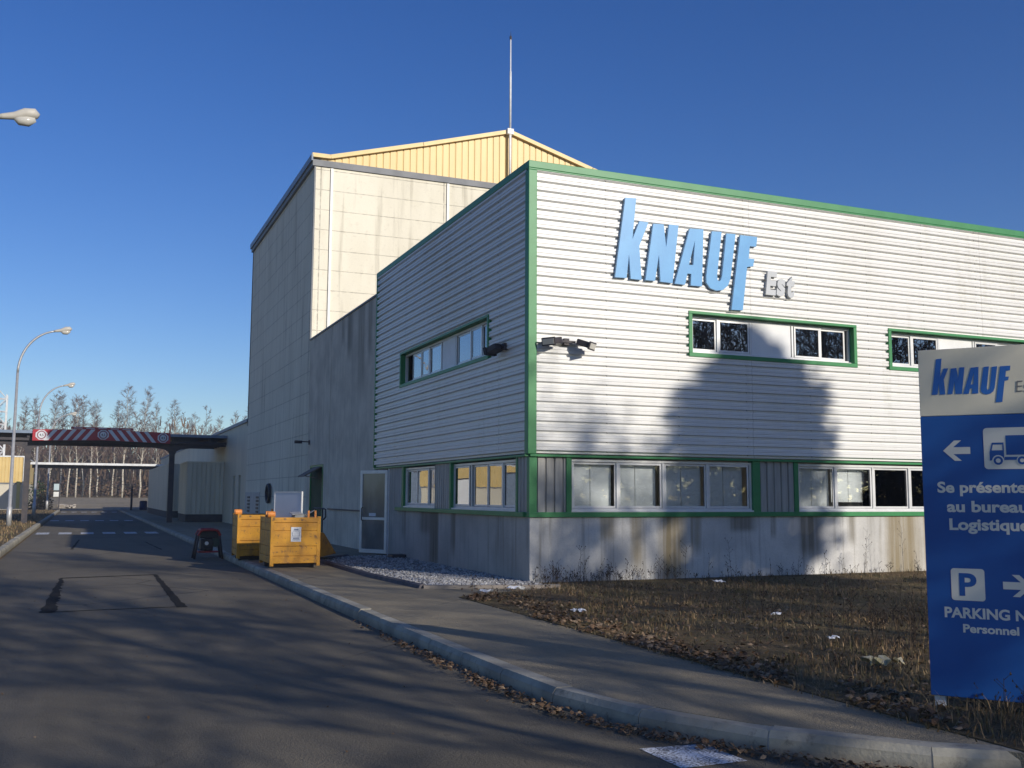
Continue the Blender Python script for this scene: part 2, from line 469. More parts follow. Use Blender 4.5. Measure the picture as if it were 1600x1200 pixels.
M['brush'] = island_mat('undergrowth_leaves', [(.10,.062,.042),(.13,.085,.055),(.06,.05,.03),(.15,.10,.055),(.07,.048,.038)], .9)
M['greenbush'] = island_mat('green_bush_leaves', [(.03,.06,.02),(.05,.08,.025),(.025,.045,.015)], .8)
M['needles'] = island_mat('dark_evergreen_leaves', [(.022,.045,.02),(.03,.06,.025),(.018,.035,.016)], .8)
M['rubble'] = noisy('broken_concrete_rubble', (.42,.39,.34), (.30,.26,.22), 6, .9, bump=.02)

# ------------------------------------------------------------------ ground, road, pavement
PG = lambda x, d, y: (x, y, d)
def sheet(name, poly, z, mat, thick=0.0, label=None, kind='structure'):
    b = MB()
    if thick: b.prism(poly, z-thick, z, PG)
    else: b.add([(x, y, z) for x, y in poly], [tuple(range(len(poly)))])
    o = b.build(name, mat)
    o['kind'] = kind
    return o

# base earth sheet reaching the horizon, rising behind the yard into a wooded bank
def ground_h(x, y):
    if y < 96: h = -.03
    elif y < 150: h = -.03 + (y-96)/54.0*1.12
    else: h = 1.09 + min(1.6, (y-150)*.02)
    return h
b = MB()
xs = [-700,-300,-160,-100,-60,-40,-25,-10,0,10,25,40,60,100,160,300,700]
ys = [-700,-300,-100,-30,0,40,80,96,110,125,140,150,160,175,200,240,320,450,700,1200]
for y in ys:
    for x in xs:
        b.v.append((x, y, ground_h(x, y) + (0.3*mnoise.noise((x*.05, y*.05, 0)) if y > 152 else 0)))
nx = len(xs)
for j in range(len(ys)-1):
    for i in range(nx-1):
        b.f.append((j*nx+i, j*nx+i+1, (j+1)*nx+i+1, (j+1)*nx+i)); b.m.append(0)
g = b.build('ground', M['soil'], fix=False); g['kind'] = 'structure'

sheet('road', [(-60,-60),(60,-60),(60,-8),(12,-8),(12,96.5),(-9.1,96.5),(-9.1,-8),(-60,-8)], 0.0, M['road'])
# far yard, sloping up to the wood
b = MB()
yy = [96.3, 110, 125, 140, 151]
for y in yy:
    b.v += [(-16-(y-96)*.3, y, ground_h(0, y)+.034), (60, y, ground_h(0, y)+.034)]
for i in range(len(yy)-1):
    b.f.append((2*i, 2*i+1, 2*i+3, 2*i+2)); b.m.append(0)
o = b.build('yard', M['pave'], fix=False); o['kind'] = 'structure'

# kerb path on the right: straight, then sweeping round to the right
kpath = [(-3.83, 96.0), (-3.83, -7.4), (-3.82, -8.4), (-3.77, -9.2), (-3.66, -9.72), (-3.46, -10.2), (-3.22, -10.68), (-2.95, -11.08), (-2.64, -11.45), (-2.30, -11.75), (-1.9, -12.03), (-1.2, -12.4), (-.3, -12.75), (1.0, -13.1), (3, -13.4), (8, -13.6), (40, -13.7)]
def offset_path(path, d):
    out = []
    for i, p in enumerate(path):
        a = Vector(path[max(0, i-1)]); c = Vector(path[min(len(path)-1, i+1)])
        t = (c-a).normalized(); n = Vector((-t.y, t.x))    # left of travel: towards the building
        out.append((p[0]+n.x*d, p[1]+n.y*d))
    return out
def resample(path, step):
    out = [Vector(path[0])]; acc = 0
    for i in range(len(path)-1):
        a = Vector(path[i]); c = Vector(path[i+1]); L = (c-a).length; t = 0
        while acc + (L-t) >= step:
            t += step-acc; acc = 0
            out.append(a.lerp(c, t/L))
        acc += L-t
    return out
def kerb_mesh(path, inner, h=.14, w=.19, step=1.0, top=None):
    b = MB()
    pts = resample(path, step)
    for i in range(len(pts)-1):
        a, c = pts[i], pts[i+1]
        t = (c-a).normalized(); n = Vector((-t.y, t.x))*inner
        gap = .008 if a.y < 40 else .0
        a2 = a+t*gap; c2 = c-t*gap
        dz = random.uniform(-.007, .007)
        prof = [(0, -.05), (.012, h-.045), (.045, h), (w, h), (w, -.05)]
        va = [(a2.x+n.x*p, a2.y+n.y*p, z+(dz if z > 0 else 0)) for p, z in prof]
        vc = [(c2.x+n.x*p, c2.y+n.y*p, z+(dz if z > 0 else 0)) for p, z in prof]
        m_ = len(prof)
        b.add(va+vc, [(k, (k+1) % m_, m_+(k+1) % m_, m_+k) for k in range(m_)] + [tuple(range(m_)), tuple(range(2*m_-1, m_-1, -1))])
        if gap:
            j0, j1 = c-t*.012, c+t*.012
            pj = [(.006, -.05), (.02, h-.05), (.05, h-.007), (w-.002, h-.007), (w-.002, -.05)]
            vj = [(q.x+n.x*p, q.y+n.y*p, z) for q in (j0, j1) for p, z in pj]
            b.add(vj, [(k, (k+1) % 5, 5+(k+1) % 5, 5+k) for k in range(5)], 1)
    return b
mortar = noisy('kerb_mortar', (.5,.48,.43), (.4,.38,.34), 8, .9)
o = kerb_mesh(kpath, 1).build('kerb', [M['kerb'], mortar]); o['kind'] = 'structure'
lpath = [(-9.2, 93), (-9.2, -14), (-9.6, -16.5), (-11, -18.2), (-14, -19), (-40, -19)]
o = kerb_mesh(lpath, -1).build('kerb', [M['kerb'], mortar]); o['kind'] = 'structure'

inn = offset_path(kpath, .185)
pave_poly = [(0.05, 96), inn[0]] + [p for p in inn[1:] if p[0] < -1.98] + [(-2.0, -11.95), (-2.0, -1.9), (-1.2, -1.45), (.05, -1.0)]
sheet('pavement', pave_poly, .137, M['pave'], .17)
vin = [p for p in inn if p[0] > -2.0]
verge_poly = [(-2.0, -1.9), (-2.0, -11.93)] + vin + [(40, 0.05), (.04, .05), (.05, -1.0), (-1.2, -1.45)]
sheet('verge', verge_poly, .146, M['soil'], .18)
sheet('verge', [(-9.375, 92.5), (-60, 92.5), (-60, -18.8), (-14, -18.8), (-11.1, -18.0), (-9.78, -16.4), (-9.375, -14)], .125, M['soil'], .15)
sheet('verge', [(-4, -70), (60, -70), (60, -20), (3, -20), (-2.5, -22)], .12, M['soil'], .15)
# gravel bed along the side wall
gp = [(-2.2, 7.2), (-2.2, 2.2), (-2.03, -.30), (-.5, -.78), (.05, -.95), (.05, .02), (-.012, .02), (-.012, 8.6), (-1.2, 8.4)]
sheet('gravel_bed', gp, .160, M['edging'], .03)
edge = MB()
ep = [(-1.2, 8.4), (-2.2, 7.2), (-2.23, 2.2), (-2.05, -.30)]
edge.tube([(x, y, .14) for x, y in ep], .075, 8)
o = edge.build('gravel_edging', noisy('dark_edging', (.11,.10,.105), (.07,.065,.07), 6, .85, bump=.005)); o['kind'] = 'structure'
edge = MB()
edge.box(-.8, .8, -.06, .06, -.03, .05, P=lambda x, y, z: (-1.27+x*.96-y*.28, -.535-x*.29-y*.96, .14+z))
edge.box(-.33, .33, -.06, .06, -.03, .05, P=lambda x, y, z: (-.17+x*.98-y*.2, -.84-x*.19-y*.98, .14+z))
o = edge.build('gravel_edging', M['edging']); o['kind'] = 'structure'
def inside(x, y, poly):
    c = False; n = len(poly)
    for i in range(n):
        x1, y1 = poly[i]; x2, y2 = poly[(i+1) % n]
        if (y1 > y) != (y2 > y) and x < (x2-x1)*(y-y1)/(y2-y1)+x1: c = not c
    return c
b = MB()
n_ = 0
while n_ < 5200:
    x = random.uniform(-2.2, 0.02); y = random.uniform(-.9, 8.4)
    if y > 3 and random.random() < .45: continue
    if not inside(x, y, gp): continue
    s = random.uniform(.014, .034)
    q = Matrix.Rotation(random.uniform(0, 6.28), 3, 'Z') @ Matrix.Rotation(random.uniform(-.6, .6), 3, 'X')
    vs = [q @ Vector(p) for p in ((s*1.2,0,0), (0,s,0), (-s*1.1,s*.2,0), (0,-s,0), (.1*s,0,s*.7), (0,0,-s*.7))]
    b.add([(p.x+x, p.y+y, p.z+.166) for p in vs], [(0,1,4),(1,2,4),(2,3,4),(3,0,4),(1,0,5),(2,1,5),(3,2,5),(0,3,5)]); n_ += 1
o = b.build('gravel', M['gravel'], fix=False); tag(o, kind='stuff')
o['label'] = 'pale loose gravel along the shaded side wall'; o['category'] = 'gravel'

# road paint: rectangle by the kerb, dashed crossing lines
b = MB()
b.add([(-3.83,-10.46,.004),(-3.83,-10.98,.004),(-3.35,-10.98,.004),(-3.36,-10.50,.004)], [(0,1,2,3)])
o = b.build('road_marking', M['paint'], fix=False); o['kind'] = 'structure'
b = MB()
for i in range(6):
    x = -8.98 + i*.86
    b.add([(x,29.6,.004),(x+.5,29.6,.004),(x+.5,31.7,.004),(x,31.7,.004)], [(0,1,2,3)])
    if i < 6: b.add([(x-.05,52.2,.004),(x+.45,52.2,.004),(x+.45,53.8,.004),(x-.05,53.8,.004)], [(0,1,2,3)])
    b.add([(x,84.4,.004),(x+.45,84.4,.004),(x+.45,87,.004),(x,87,.004)], [(0,1,2,3)])
o = b.build('road_marking', M['paint'], fix=False); o['kind'] = 'structure'
# tar seams of the square repair
def ragged(p0, p1, w0, w1, n, jag):
    p0 = Vector(p0); p1 = Vector(p1); t = (p1-p0).normalized(); nn = Vector((-t.y, t.x)); L = []; Rr = []
    for i in range(n+1):
        p = p0.lerp(p1, i/n); w = w0+(w1-w0)*i/n
        L.append(p+nn*(w*.5+random.uniform(-jag, jag))); Rr.append(p-nn*(w*.5+random.uniform(-jag, jag)*.7))
    return L, Rr
b = MB()
for p0, p1, w0, w1, jag in (((-7.58,5.6),(-7.66,-.7),.07,.20,.035), ((-5.82,6.0),(-5.86,-.6),.07,.15,.02), ((-7.6,5.62),(-5.8,6.02),.17,.15,.025), ((-7.68,-.62),(-5.88,-.5),.07,.06,.02), ((-7.2,3.1),(-6.3,3.15),.02,.006,.004), ((-7.3,24),(-7.5,17),.05,.08,.03), ((-5.2,22),(-5.0,16),.04,.06,.03)):
    L, Rr = ragged(p0, p1, w0, w1, 40, jag)
    vs = [(p.x, p.y, .004) for pr in zip(L, Rr) for p in pr]
    b.add(vs, [(2*i, 2*i+1, 2*i+3, 2*i+2) for i in range(40)])
o = b.build('tar_seam', M['tar'], fix=False); o['kind'] = 'structure'

# ------------------------------------------------------------------ office building (white ribbed cladding)
F1 = lambda u, d, z: (u, -d, z)          # right-hand facade, d = outwards
F2 = lambda u, d, z: (-d, u, z)          # left-hand facade
OW, OD, OH = 24.0, 10.35, 7.75
off = thing('office_building', (0, 0, 0.12), 'two-storey white ribbed metal office block with green trim and stained concrete plinth', 'building')
PITCH = .176
def rib_profile(z0, z1):
    pts = []
    z = z0
    k = 0
    while z < z1:
        for dz, d in ((0,.0),(.040,.0),(.056,.058),(.096,.058),(.102,.045),(.110,.045),(.116,.058),(.160,.058)):
            if z+dz < z1: pts.append((z+dz, d))
        z += PITCH
    pts.append((z1, pts[-1][1]))
    return pts
def clad_wall(mb, P, u0, u1, z0, z1, holes, off_d=0.0):
    us = sorted({u0, u1} | {h[0] for h in holes} | {h[1] for h in holes})
    zb = rib_profile(z0, z1)
    cuts = sorted({h[2] for h in holes} | {h[3] for h in holes})
    for c in cuts:
        for i in range(len(zb)-1):
            if zb[i][0] < c < zb[i+1][0]:
                f = (c-zb[i][0])/(zb[i+1][0]-zb[i][0]); zb.insert(i+1, (c, zb[i][1]+f*(zb[i+1][1]-zb[i][1]))); break
    for i in range(len(us)-1):
        um = (us[i]+us[i+1])/2
        for k in range(len(zb)-1):
            zm = (zb[k][0]+zb[k+1][0])/2
            if any(h[0] < um < h[1] and h[2] < zm < h[3] for h in holes): continue
            (za, da), (zc, dc) = zb[k], zb[k+1]
            mb.add([P(us[i], da+off_d, za), P(us[i+1], da+off_d, za), P(us[i+1], dc+off_d, zc), P(us[i], dc+off_d, zc)], [(0,1,2,3)])
UPZ = (4.37, 5.19)
upper_r = [(3.33+4.93*i, 7.35+4.93*i) for i in range(4)]
upper_l = [(1.92, 7.93)]
b = MB()
clad_wall(b, F1, .07, OW, 2.42, 7.64, [(a, c, *UPZ) for a, c in upper_r])
clad_wall(b, F2, .07, 10.30, 2.42, 7.64, [(a, c, *UPZ) for a, c in upper_l])
b.build('ribbed_cladding', M['clad'], off, fix=False)
# sheet joints in the cladding (thin overlap lips)
# plinth
b = MB(); b.box(0, OW, -.011, 0, 0.0, 1.285, P=F1); b.box(.31, OW, -.3, -.0115, 0.0, 1.285, P=F1); b.build('plinth', M['plinth'], off)
b = MB()
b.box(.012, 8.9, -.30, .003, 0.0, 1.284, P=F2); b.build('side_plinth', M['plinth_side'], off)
b = MB()
b.box(7.80, 8.93, -.30, .0, 1.287, 2.40, P=F2); b.box(9.98, 10.34, -.30, .0, 0.0, 2.40, P=F2); b.box(8.93, 9.98, -.30, .0, 2.335, 2.40, P=F2)
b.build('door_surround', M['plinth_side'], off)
# roof slab, rear and far walls, intermediate floor
b = MB(); b.box(.05, OW-.05, .05, OD, 7.48, 7.60); b.build('roof', M['roofing'], off)
b = MB(); b.box(OW-.2, OW, .02, OD, .0, 7.5); b.box(.05, OW-.2, OD-.2, OD, .0, 7.5); b.build('rear_wall', M['greyrib'], off)
b = MB(); b.box(.31, OW-.25, .31, OD-.25, 3.0, 3.3); b.box(.31, OW-.25, .31, OD-.25, 0.02, .16)
b.box(.31, OW-.25, 4.6, 4.75, .16, 3.0); b.box(5.2, 5.3, .35, 4.6, 3.3, 7.4); b.box(5.3, OW-.3, 4.2, 4.3, 3.3, 7.4); b.box(4.2,4.3,4.75,OD-.3,.16,3.0)
b.build('interior', M['interior'], off)
# cap flashing and corner posts
b = MB()
b.box(-.07, OW+.05, -.15, .072, 7.62, 7.755, P=F1); b.box(.15, 10.36, -.15, .072, 7.621, 7.754, P=F2)
b.box(-.068, OW, -.01, .066, 7.585, 7.62, P=F1)
b.build('roof_cap', M['green'], off, bevel=.008)
b = MB(); b.box(-.068, .10, -.068, .10, 2.40, 7.585, P=lambda x, y, z: (x, y, z)); b.build('corner_post', M['green'], off, bevel=.01)
b = MB(); b.box(10.29, 10.36, -.1, .066, 2.40, 7.62, P=F2); b.box(-.01, .055, -.055, .10, 2.36, 2.40, P=F2); _e = b; b = MB(); b.v = _e.v[:8]; b.f = _e.f[:6]; b.m = _e.m[:6]; b.build('edge_trim', M['green'], off)
b = MB(); b.v = _e.v[8:]; b.f = [tuple(i-8 for i in f) for f in _e.f[6:]]; b.m = _e.m[6:]; b.build('edge_trim', M['green'], off)
# lower band: sills, heads, ribbed infill, green posts
low_r = [(.81+5.02*i, 4.74+5.02*i) for i in range(4)]
low_l = [(.60, 4.13), (5.27, 7.66)]
b = MB()
b.box(-.03, OW, -.14, .045, 1.286, 1.375, P=F1); b.box(.14, 8.20, -.14, .07, 1.287, 1.374, P=F2)
b.build('window_sill_band', M['green'], off, bevel=.006)
b = MB()
b.box(-.02, OW, -.14, .062, 2.355, 2.40, P=F1); b.box(.14, 10.3, -.14, .05, 2.356, 2.399, P=F2)
b.build('window_head_band', M['green'], off, bevel=.006)
b = MB(); b.box(-.015, .13, -.10, .015, 1.375, 2.355, P=F1); b.build('corner_post', M['green'], off)
for a, c in low_r:
    for x0, x1 in ((a-.10, a), (c, c+.17)):
        b = MB(); b.box(x0, x1, -.13, .03, 1.375, 2.355, P=F1); b.build('window_post', M['green'], off)
for x0, x1, d_ in ((4.13, 4.22, .03), (.52, .60, .02), (7.66, 7.80, .02)):
    b = MB(); b.box(x0, x1, -.13, d_, 1.374, 2.356, P=F2); b.build('window_post', M['green'], off)

def vrib(mb, P, u0, u1, z0, z1, pitch, depth, d0):
    u = u0; pts = []
    while u < u1-1e-4:
        for du, d in ((0,0),(pitch*.10,0),(pitch*.18,depth),(pitch*.92,depth)):
            if u+du < u1: pts.append((u+du, d))
        u += pitch
    pts.append((u1, pts[-1][1]))
    for (a, da), (c, dc) in zip(pts, pts[1:]):
        mb.add([P(a, d0+da, z0), P(c, d0+dc, z0), P(c, d0+dc, z1), P(a, d0+da, z1)], [(0,1,2,3)])
prev = .13
_inf = []
for a, c in low_r: _inf.append((F1, prev, a-.10, .17, .03)); prev = c+.17
_inf += [(F1, prev, OW, .17, .03), (F2, .10, .52, .14, .035), (F2, 4.22, 5.27, .14, .035)]
for P_, a, c, pt_, dp in _inf:
    b = MB(); vrib(b, P_, a, c, 1.375, 2.355, pt_, dp, -.03); b.build('ribbed_infill', M['greyrib'], off, fix=False)


def window(P, u0, u1, z0, z1, spec, depth, glass, surround=None, blind=None, tilt=0):
    """spec: list of (kind, ua, ub) with kind p(ane) or w(hite panel)"""
    fr = MB()
    d1 = depth; d0 = depth-.07
    fr.box(u0, u1, d0, d1, z0, z0+.055, P=P); fr.box(u0, u1, d0, d1, z1-.05, z1, P=P)
    fr.box(u0, u0+.045, d0, d1, z0+.055, z1-.05, P=P); fr.box(u1-.045, u1, d0, d1, z0+.055, z1-.05, P=P)
    fr.box(u0-.005, u1+.005, d1, d1+.055, z0-.02, z0+.018, P=P)
    for (k, a, c), nxt in zip(spec, spec[1:]):
        m_ = (c+nxt[1])/2
        fr.box(m_-.022, m_+.022, d0, d1-.004, z0+.055, z1-.05, P=P)
    root = fr.build('window', M['alu'], off, bevel=.004)
    for i, (k, a, c) in enumerate(spec):
        if k == 'w':
            q = MB(); q.box(a, c, d0+.01, d1-.012, z0+.055, z1-.05, P=P); q.build('infill_panel', M['whitepanel'], root)
            continue
        sd = .0 if i % 2 else .028
        w = .038
        q = MB(); da, dc = d1-.03-sd, d1-.006-sd
        za, zc = z0+.06, z1-.055
        q.box(a, c, da, dc, za, za+w, P=P); q.box(a, c, da, dc, zc-w, zc, P=P)
        q.box(a, a+w, da, dc, za+w, zc-w, P=P); q.box(c-w, c, da, dc, za+w, zc-w, P=P)
        sash = q.build('sash', M['alu'], root, bevel=.003)
        q = MB(); dm = (da+dc)/2; e = .001*(i % 2)
        q.box(a+w, c-w, dm-.004, dm+.004, za+w, zc-w, P=P)
        q.build('glass_pane', glass[i] if isinstance(glass, list) else glass, sash)
        q = MB(); q.box(c-w-.012, c-w, dm+.005, dc-.001, za+w, zc-w, P=P); q.build('gasket', M['seal'], sash)
        if blind and blind[i]:
            q = MB(); f = blind[i]
            g0, g1 = a-.01, c-.05
            mid = (g0+g1)/2
            for s0, s1 in ((g0, mid-.006), (mid+.006, g1)):
                q.box(s0, s1, d0-.09, d0-.08, zc-(zc-za)*f, zc-.02, P=P)
            q.build('blind', M['blind'], root)
    if surround:
        s = MB(); (a, c, e, f), po = surround, .078
        t_ = .085
        s.box(a-.03, c+.03, -.16, po, f-.02, f+.035, P=P); s.box(a-.03, c+.03, -.16, po, e-.035, e+.045, P=P)
        s.box(a-.03, a+.05, -.16, po-.002, e+.045, f-.02, P=P); s.box(c-.05, c+.03, -.16, po-.002, e+.045, f-.02, P=P)
        s.build('surround', M['green'], root, bevel=.006)
    return root
for i, (a, c) in enumerate(upper_r):
    z0, z1 = UPZ[0]+.05, UPZ[1]-.025
    sp = [('p', a+.12, a+.69), ('p', a+.73, a+1.45), ('w', a+1.51, a+2.46), ('p', a+2.55, a+3.20), ('p', a+3.22, a+3.86)]
    window(F1, a+.055, c-.055, z0, z1, sp, -.05, M['glass2'], (a, c, *UPZ))
z0, z1 = UPZ[0]+.05, UPZ[1]-.025
a, c = upper_l[0]
window(F2, a+.055, c-.055, z0, z1, [('p',2.02,2.56),('p',2.58,3.15),('p',3.27,4.05),('w',4.19,5.03),('p',5.19,5.95),('p',6.0,6.52),('p',6.66,7.34)], -.05, M['glass2'], (a, c, *UPZ))
for i, (a, c) in enumerate(low_r):
    sp = [('p', a+.05, a+.95), ('p', a+.98, a+1.90), ('p', a+1.98, a+2.90), ('p', a+2.93, a+3.86)]
    bl = [.97, .97, .97, .97] if i == 0 else ([.97, .85, 0, 0] if i == 1 else [0, .9, .9, 0])
    window(F1, a, c, 1.385, 2.33, sp, -.02 if i != 9 else 0, M['glass'], None, bl)
window(F2, .60, 4.13, 1.385, 2.33, [('p',.65,1.37),('p',1.39,2.10),('p',2.20,2.96),('p',3.17,4.06)], -.04, M['glass2'])
window(F2, 5.27, 7.66, 1.385, 2.33, [('p',5.32,5.86),('p',5.88,6.72),('p',6.74,7.60)], -.04, M['glass2'])
# glazed entrance door, standing ajar
hv = Vector((-.47, 1.01)); hw_ = hv.length; hv.normalize(); hn = Vector((-hv.y, hv.x))
FD = lambda u, d, z: (-.035+hv.x*u+hn.x*d, 8.97+hv.y*u+hn.y*d, z)
b = MB()
b.box(0, 1.08, -.025, .025, .17, .27, P=FD); b.box(0, 1.08, -.025, .025, 2.22, 2.31, P=FD)
b.box(0, .09, -.025, .025, .27, 2.22, P=FD); b.box(.99, 1.08, -.025, .025, .27, 2.22, P=FD); b.box(.09, .99, -.02, .02, 1.02, 1.09, P=FD)
dr = b.build('glazed_door', M['alu'], off, bevel=.004)
b = MB(); b.box(.09, .99, -.006, .006, .27, 1.02, P=FD); b.box(.09, .99, -.006, .006, 1.09, 2.22, P=FD); b.build('glass_pane', noisy('door_glass_painted_reflection', (.20,.215,.205), (.13,.145,.14), 2.2, .12, stretch=(1,1,.5), spec=.6), dr)  # grey-green colour stands in for reflections and the view through the pane
b = MB(); b.tube([FD(.95, .03, 1.0), FD(.95, .075, 1.02), FD(.95, .075, 1.32), FD(.95, .03, 1.34)], .012, 8); b.build('handle', M['darkmetal'], dr, smooth=True)
b = MB(); b.box(.45, .72, .008, .010, 1.12, 1.20, P=FD); b.build('notice', M['paper'], dr)
b = MB(); b.box(8.90, 8.97, -.16, .03, .16, 2.34, P=F2); b.box(9.94, 10.0, -.16, .02, .16, 2.34, P=F2); b.build('door_frame', M['alu'], off)
b = MB(); b.box(7.35, 7.75, .0, .35, .14, .24, P=F2); b.build('doorstep', M['darkmetal'], off)

# ------------------------------------------------------------------ raised letters on the facade
K_ = [(1.901,7.271),(2.134,7.284),(2.043,6.479),(2.203,6.848),(2.396,6.844),(2.192,6.37),(2.234,5.717),(2.002,5.719),(1.968,6.183),(1.913,5.726),(1.668,5.719)]
N_ = [(2.501,6.831),(2.732,6.843),(2.78,6.398),(2.854,6.857),(3.062,6.861),(2.913,5.715),(2.647,5.72),(2.618,6.241),(2.527,5.725),(2.321,5.722)]
A_ = [(3.315,6.825),(3.628,6.843),(3.574,5.709),(3.323,5.706),(3.334,5.931),(3.25,5.933),(3.189,5.707),(2.963,5.71)]
AH = [(3.429,6.60),(3.384,6.11),(3.286,6.107)]
U_ = [(3.823,6.825),(4.048,6.839),(3.926,5.953),(3.931,5.873),(3.968,5.842),(4.013,5.871),(4.045,5.97),(4.16,6.819),(4.376,6.829),(4.235,5.916),(4.176,5.776),(4.05,5.675),(3.901,5.654),(3.765,5.69),(3.678,5.788),(3.677,5.931)]
F_ = [(4.49,6.822),(4.894,6.825),(4.865,6.625),(4.711,6.619),(4.678,6.368),(4.813,6.368),(4.782,6.218),(4.636,6.192),(4.512,5.31),(4.248,5.302)]
def tess(outer, holes=()):
    from mathutils.geometry import tessellate_polygon
    loops = [[Vector((x, y, 0)) for x, y in outer]] + [[Vector((x, y, 0)) for x, y in h] for h in holes]
    flat = [p for l in loops for p in l]
    return flat, tessellate_polygon(loops), [len(l) for l in loops]
def letter(mb, P, outer, holes, d0, d1, front=0, side=1):
    flat, tris, lens = tess(outer, holes)
    n = len(flat)
    vs = [P(p.x, d1, p.y) for p in flat] + [P(p.x, d0, p.y) for p in flat]
    mb.add(vs, [tuple(t) for t in tris], front)
    mb.add(vs, [tuple(i+n for i in t) for t in tris], side)
    o = 0
    for L in lens:
        mb.add(vs, [(o+i, o+(i+1) % L, n+o+(i+1) % L, n+o+i) for i in range(L)], side); o += L
LOGO = [(K_, ()), (N_, ()), (A_, (AH,)), (U_, ()), (F_, ())]
wl = thing('wall_lettering', (3.3, -.06, 5.3), 'large sky-blue raised slanted letters across the white ribbed facade', 'letters')
for outer, holes in LOGO:
    b = MB(); letter(b, F1, outer, holes, .075, .125); b.build('letter', [M['blue_letter'], M['letter_edge']], wl)
def text_polys(s, offset=0.0):
    c = bpy.data.curves.new('t', 'FONT'); c.body = s; c.size = 1; c.offset = offset; c.resolution_u = 4
    o = bpy.data.objects.new('t', c); col.objects.link(o)
    dg = bpy.context.evaluated_depsgraph_get(); dg.update()
    me = bpy.data.meshes.new_from_object(o.evaluated_get(dg))
    vs = [tuple(v.co) for v in me.vertices]; fs = [tuple(p.vertices) for p in me.polygons]
    bpy.data.objects.remove(o); bpy.data.curves.remove(c); bpy.data.meshes.remove(me)
    return vs, fs
CAP = max(v[1] for v in text_polys('H')[0])
def add_text(mb, s, P, u0, u1, zb, cap, d, offset=.02, mi=0, shear=0.0, thick=0.0):
    vs, fs = text_polys(s, offset)
    xa = min(v[0] for v in vs); xb = max(v[0] for v in vs)
    sx = (u1-u0)/(xb-xa); sz = cap/CAP
    pts = [(u0+(v[0]-xa)*sx+shear*v[1]*sz, zb+v[1]*sz) for v in vs]
    if not thick:
        mb.add([P(a, d, c) for a, c in pts], fs, mi)
    else:
        n = len(pts)
        mb.add([P(a, d+thick, c) for a, c in pts]+[P(a, d, c) for a, c in pts], fs+[tuple(i+n for i in reversed(f)) for f in fs], mi)
        ed = {}
        for f in fs:
            for i in range(len(f)):
                e = (f[i], f[(i+1) % len(f)]); k = tuple(sorted(e)); ed[k] = None if k in ed else e
        base = len(mb.v)-2*n
        for e in ed.values():
            if e: mb.f.append((base+e[0], base+e[1], base+n+e[1], base+n+e[0])); mb.m.append(mi)
gl = thing('wall_lettering', (5.5, -.06, 5.65), 'small grey raised letters reading Est beside the big blue letters', 'letters')
for ch, ua, ub, zb, cap in (('E', 5.075, 5.31, 5.70, .43), ('s', 5.33, 5.53, 5.70, .44), ('t', 5.56, 5.76, 5.69, .43)):
    b = MB(); add_text(b, ch, F1, ua, ub, zb, cap, .075, .045, 0, .12, .05); b.build('letter', M['grey_letter'], gl, fix=False)

# ------------------------------------------------------------------ flood lights
def floodlight(loc, label, P, arms):
    t = thing('floodlight', loc, label, 'floodlight')
    b = MB(); b.box(arms[0][0]-.0, arms[-1][0]+.0, .10, .14, arms[0][1]-.02, arms[0][1]+.02, P=P); b.box((arms[0][0]+arms[-1][0])/2-.05, (arms[0][0]+arms[-1][0])/2+.05, .0, .12, arms[0][1]-.06, arms[0][1]+.06, P=P)
    b.build('bracket', M['darkmetal'], t)
    for (u, z, dirv, ) in arms:
        base = Vector(P(u, .14, z)); dv = Vector(dirv).normalized()
        side = dv.cross(Vector((0,0,1))).normalized(); up = side.cross(dv)
        c = base + dv*.20 + Vector((0,0,.02))
        b = MB(); b.obox(c, dv*.13, side*.12, up*.055)
        b.obox(c+dv*.14, dv*.015, side*.145, up*.075)
        h = b.build('lamp_head', M['darkmetal'], t, bevel=.012)
        b = MB(); b.obox(c+dv*.158, dv*.003, side*.12, up*.05); b.build('lamp_glass', M['lampglass'], h)
    return t
floodlight((.72, -.04, 4.42), 'twin dark floodlights on one bracket on the sunlit white facade near the corner', F1,
           [(.50, 4.44, (-.8, -.5, -.2)), (.84, 4.44, (.75, -.9, -.42))])
floodlight((-.04, 1.0, 4.46), 'dark floodlight on the shaded ribbed side wall below the long window', F2, [(.98, 4.46, (-.35, .9, -.28)), (1.05, 4.46, (-.35, .9, -.28))])

# ------------------------------------------------------------------ concrete annex between office and tall hall
an = thing('concrete_annex', (5, 15, .12), 'plain grey rain-streaked concrete wing between the office block and the tall hall', 'building')
b = MB(); b.box(0.004, 14, 10.37, 16.02, .0, 7.16); b.box(.012, 14, 16.02, 16.08, .0, 7.1); b.box(.004, 14, 16.08, 16.85, 0, 7.16); b.box(.004, 14, 18.95, 19.48, 0, 7.16); b.box(.004, 14, 16.85, 18.95, 2.68, 7.16); b.box(.22, 14, 16.85, 18.95, 0, 2.68)
b.build('wall', M['annex'], an)
b = MB(); b.box(-.03, 14, 10.375, 19.49, 7.165, 7.22); b.build('coping', M['greymetal'], an)
b = MB(); b.box(.03, .215, 15.98, 16.12, 0, 6.75); b.box(-.03, .0, 10.4, 16.0, 1.20, 1.24, P=lambda x, y, z: (x, y, z)); b.build('joint_strip', M['darkmetal'], an)
b = MB(); b.box(.035, .20, 16.95, 18.85, .16, 2.60); d_ = b.build('door', M['greenglassdoor'], an)
b = MB(); b.box(-.012, .215, 16.86, 16.95, .14, 2.67); b.box(-.012, .215, 18.85, 18.94, .14, 2.67); b.box(-.012, .215, 16.95, 18.85, 2.60, 2.67); b.build('frame', M['green'], d_)
b = MB(); b.tube([(.035, 17.1, 1.15), (-.02, 17.1, 1.15), (-.02, 17.22, 1.15)], .014, 6); b.build('handle', M['darkmetal'], d_)
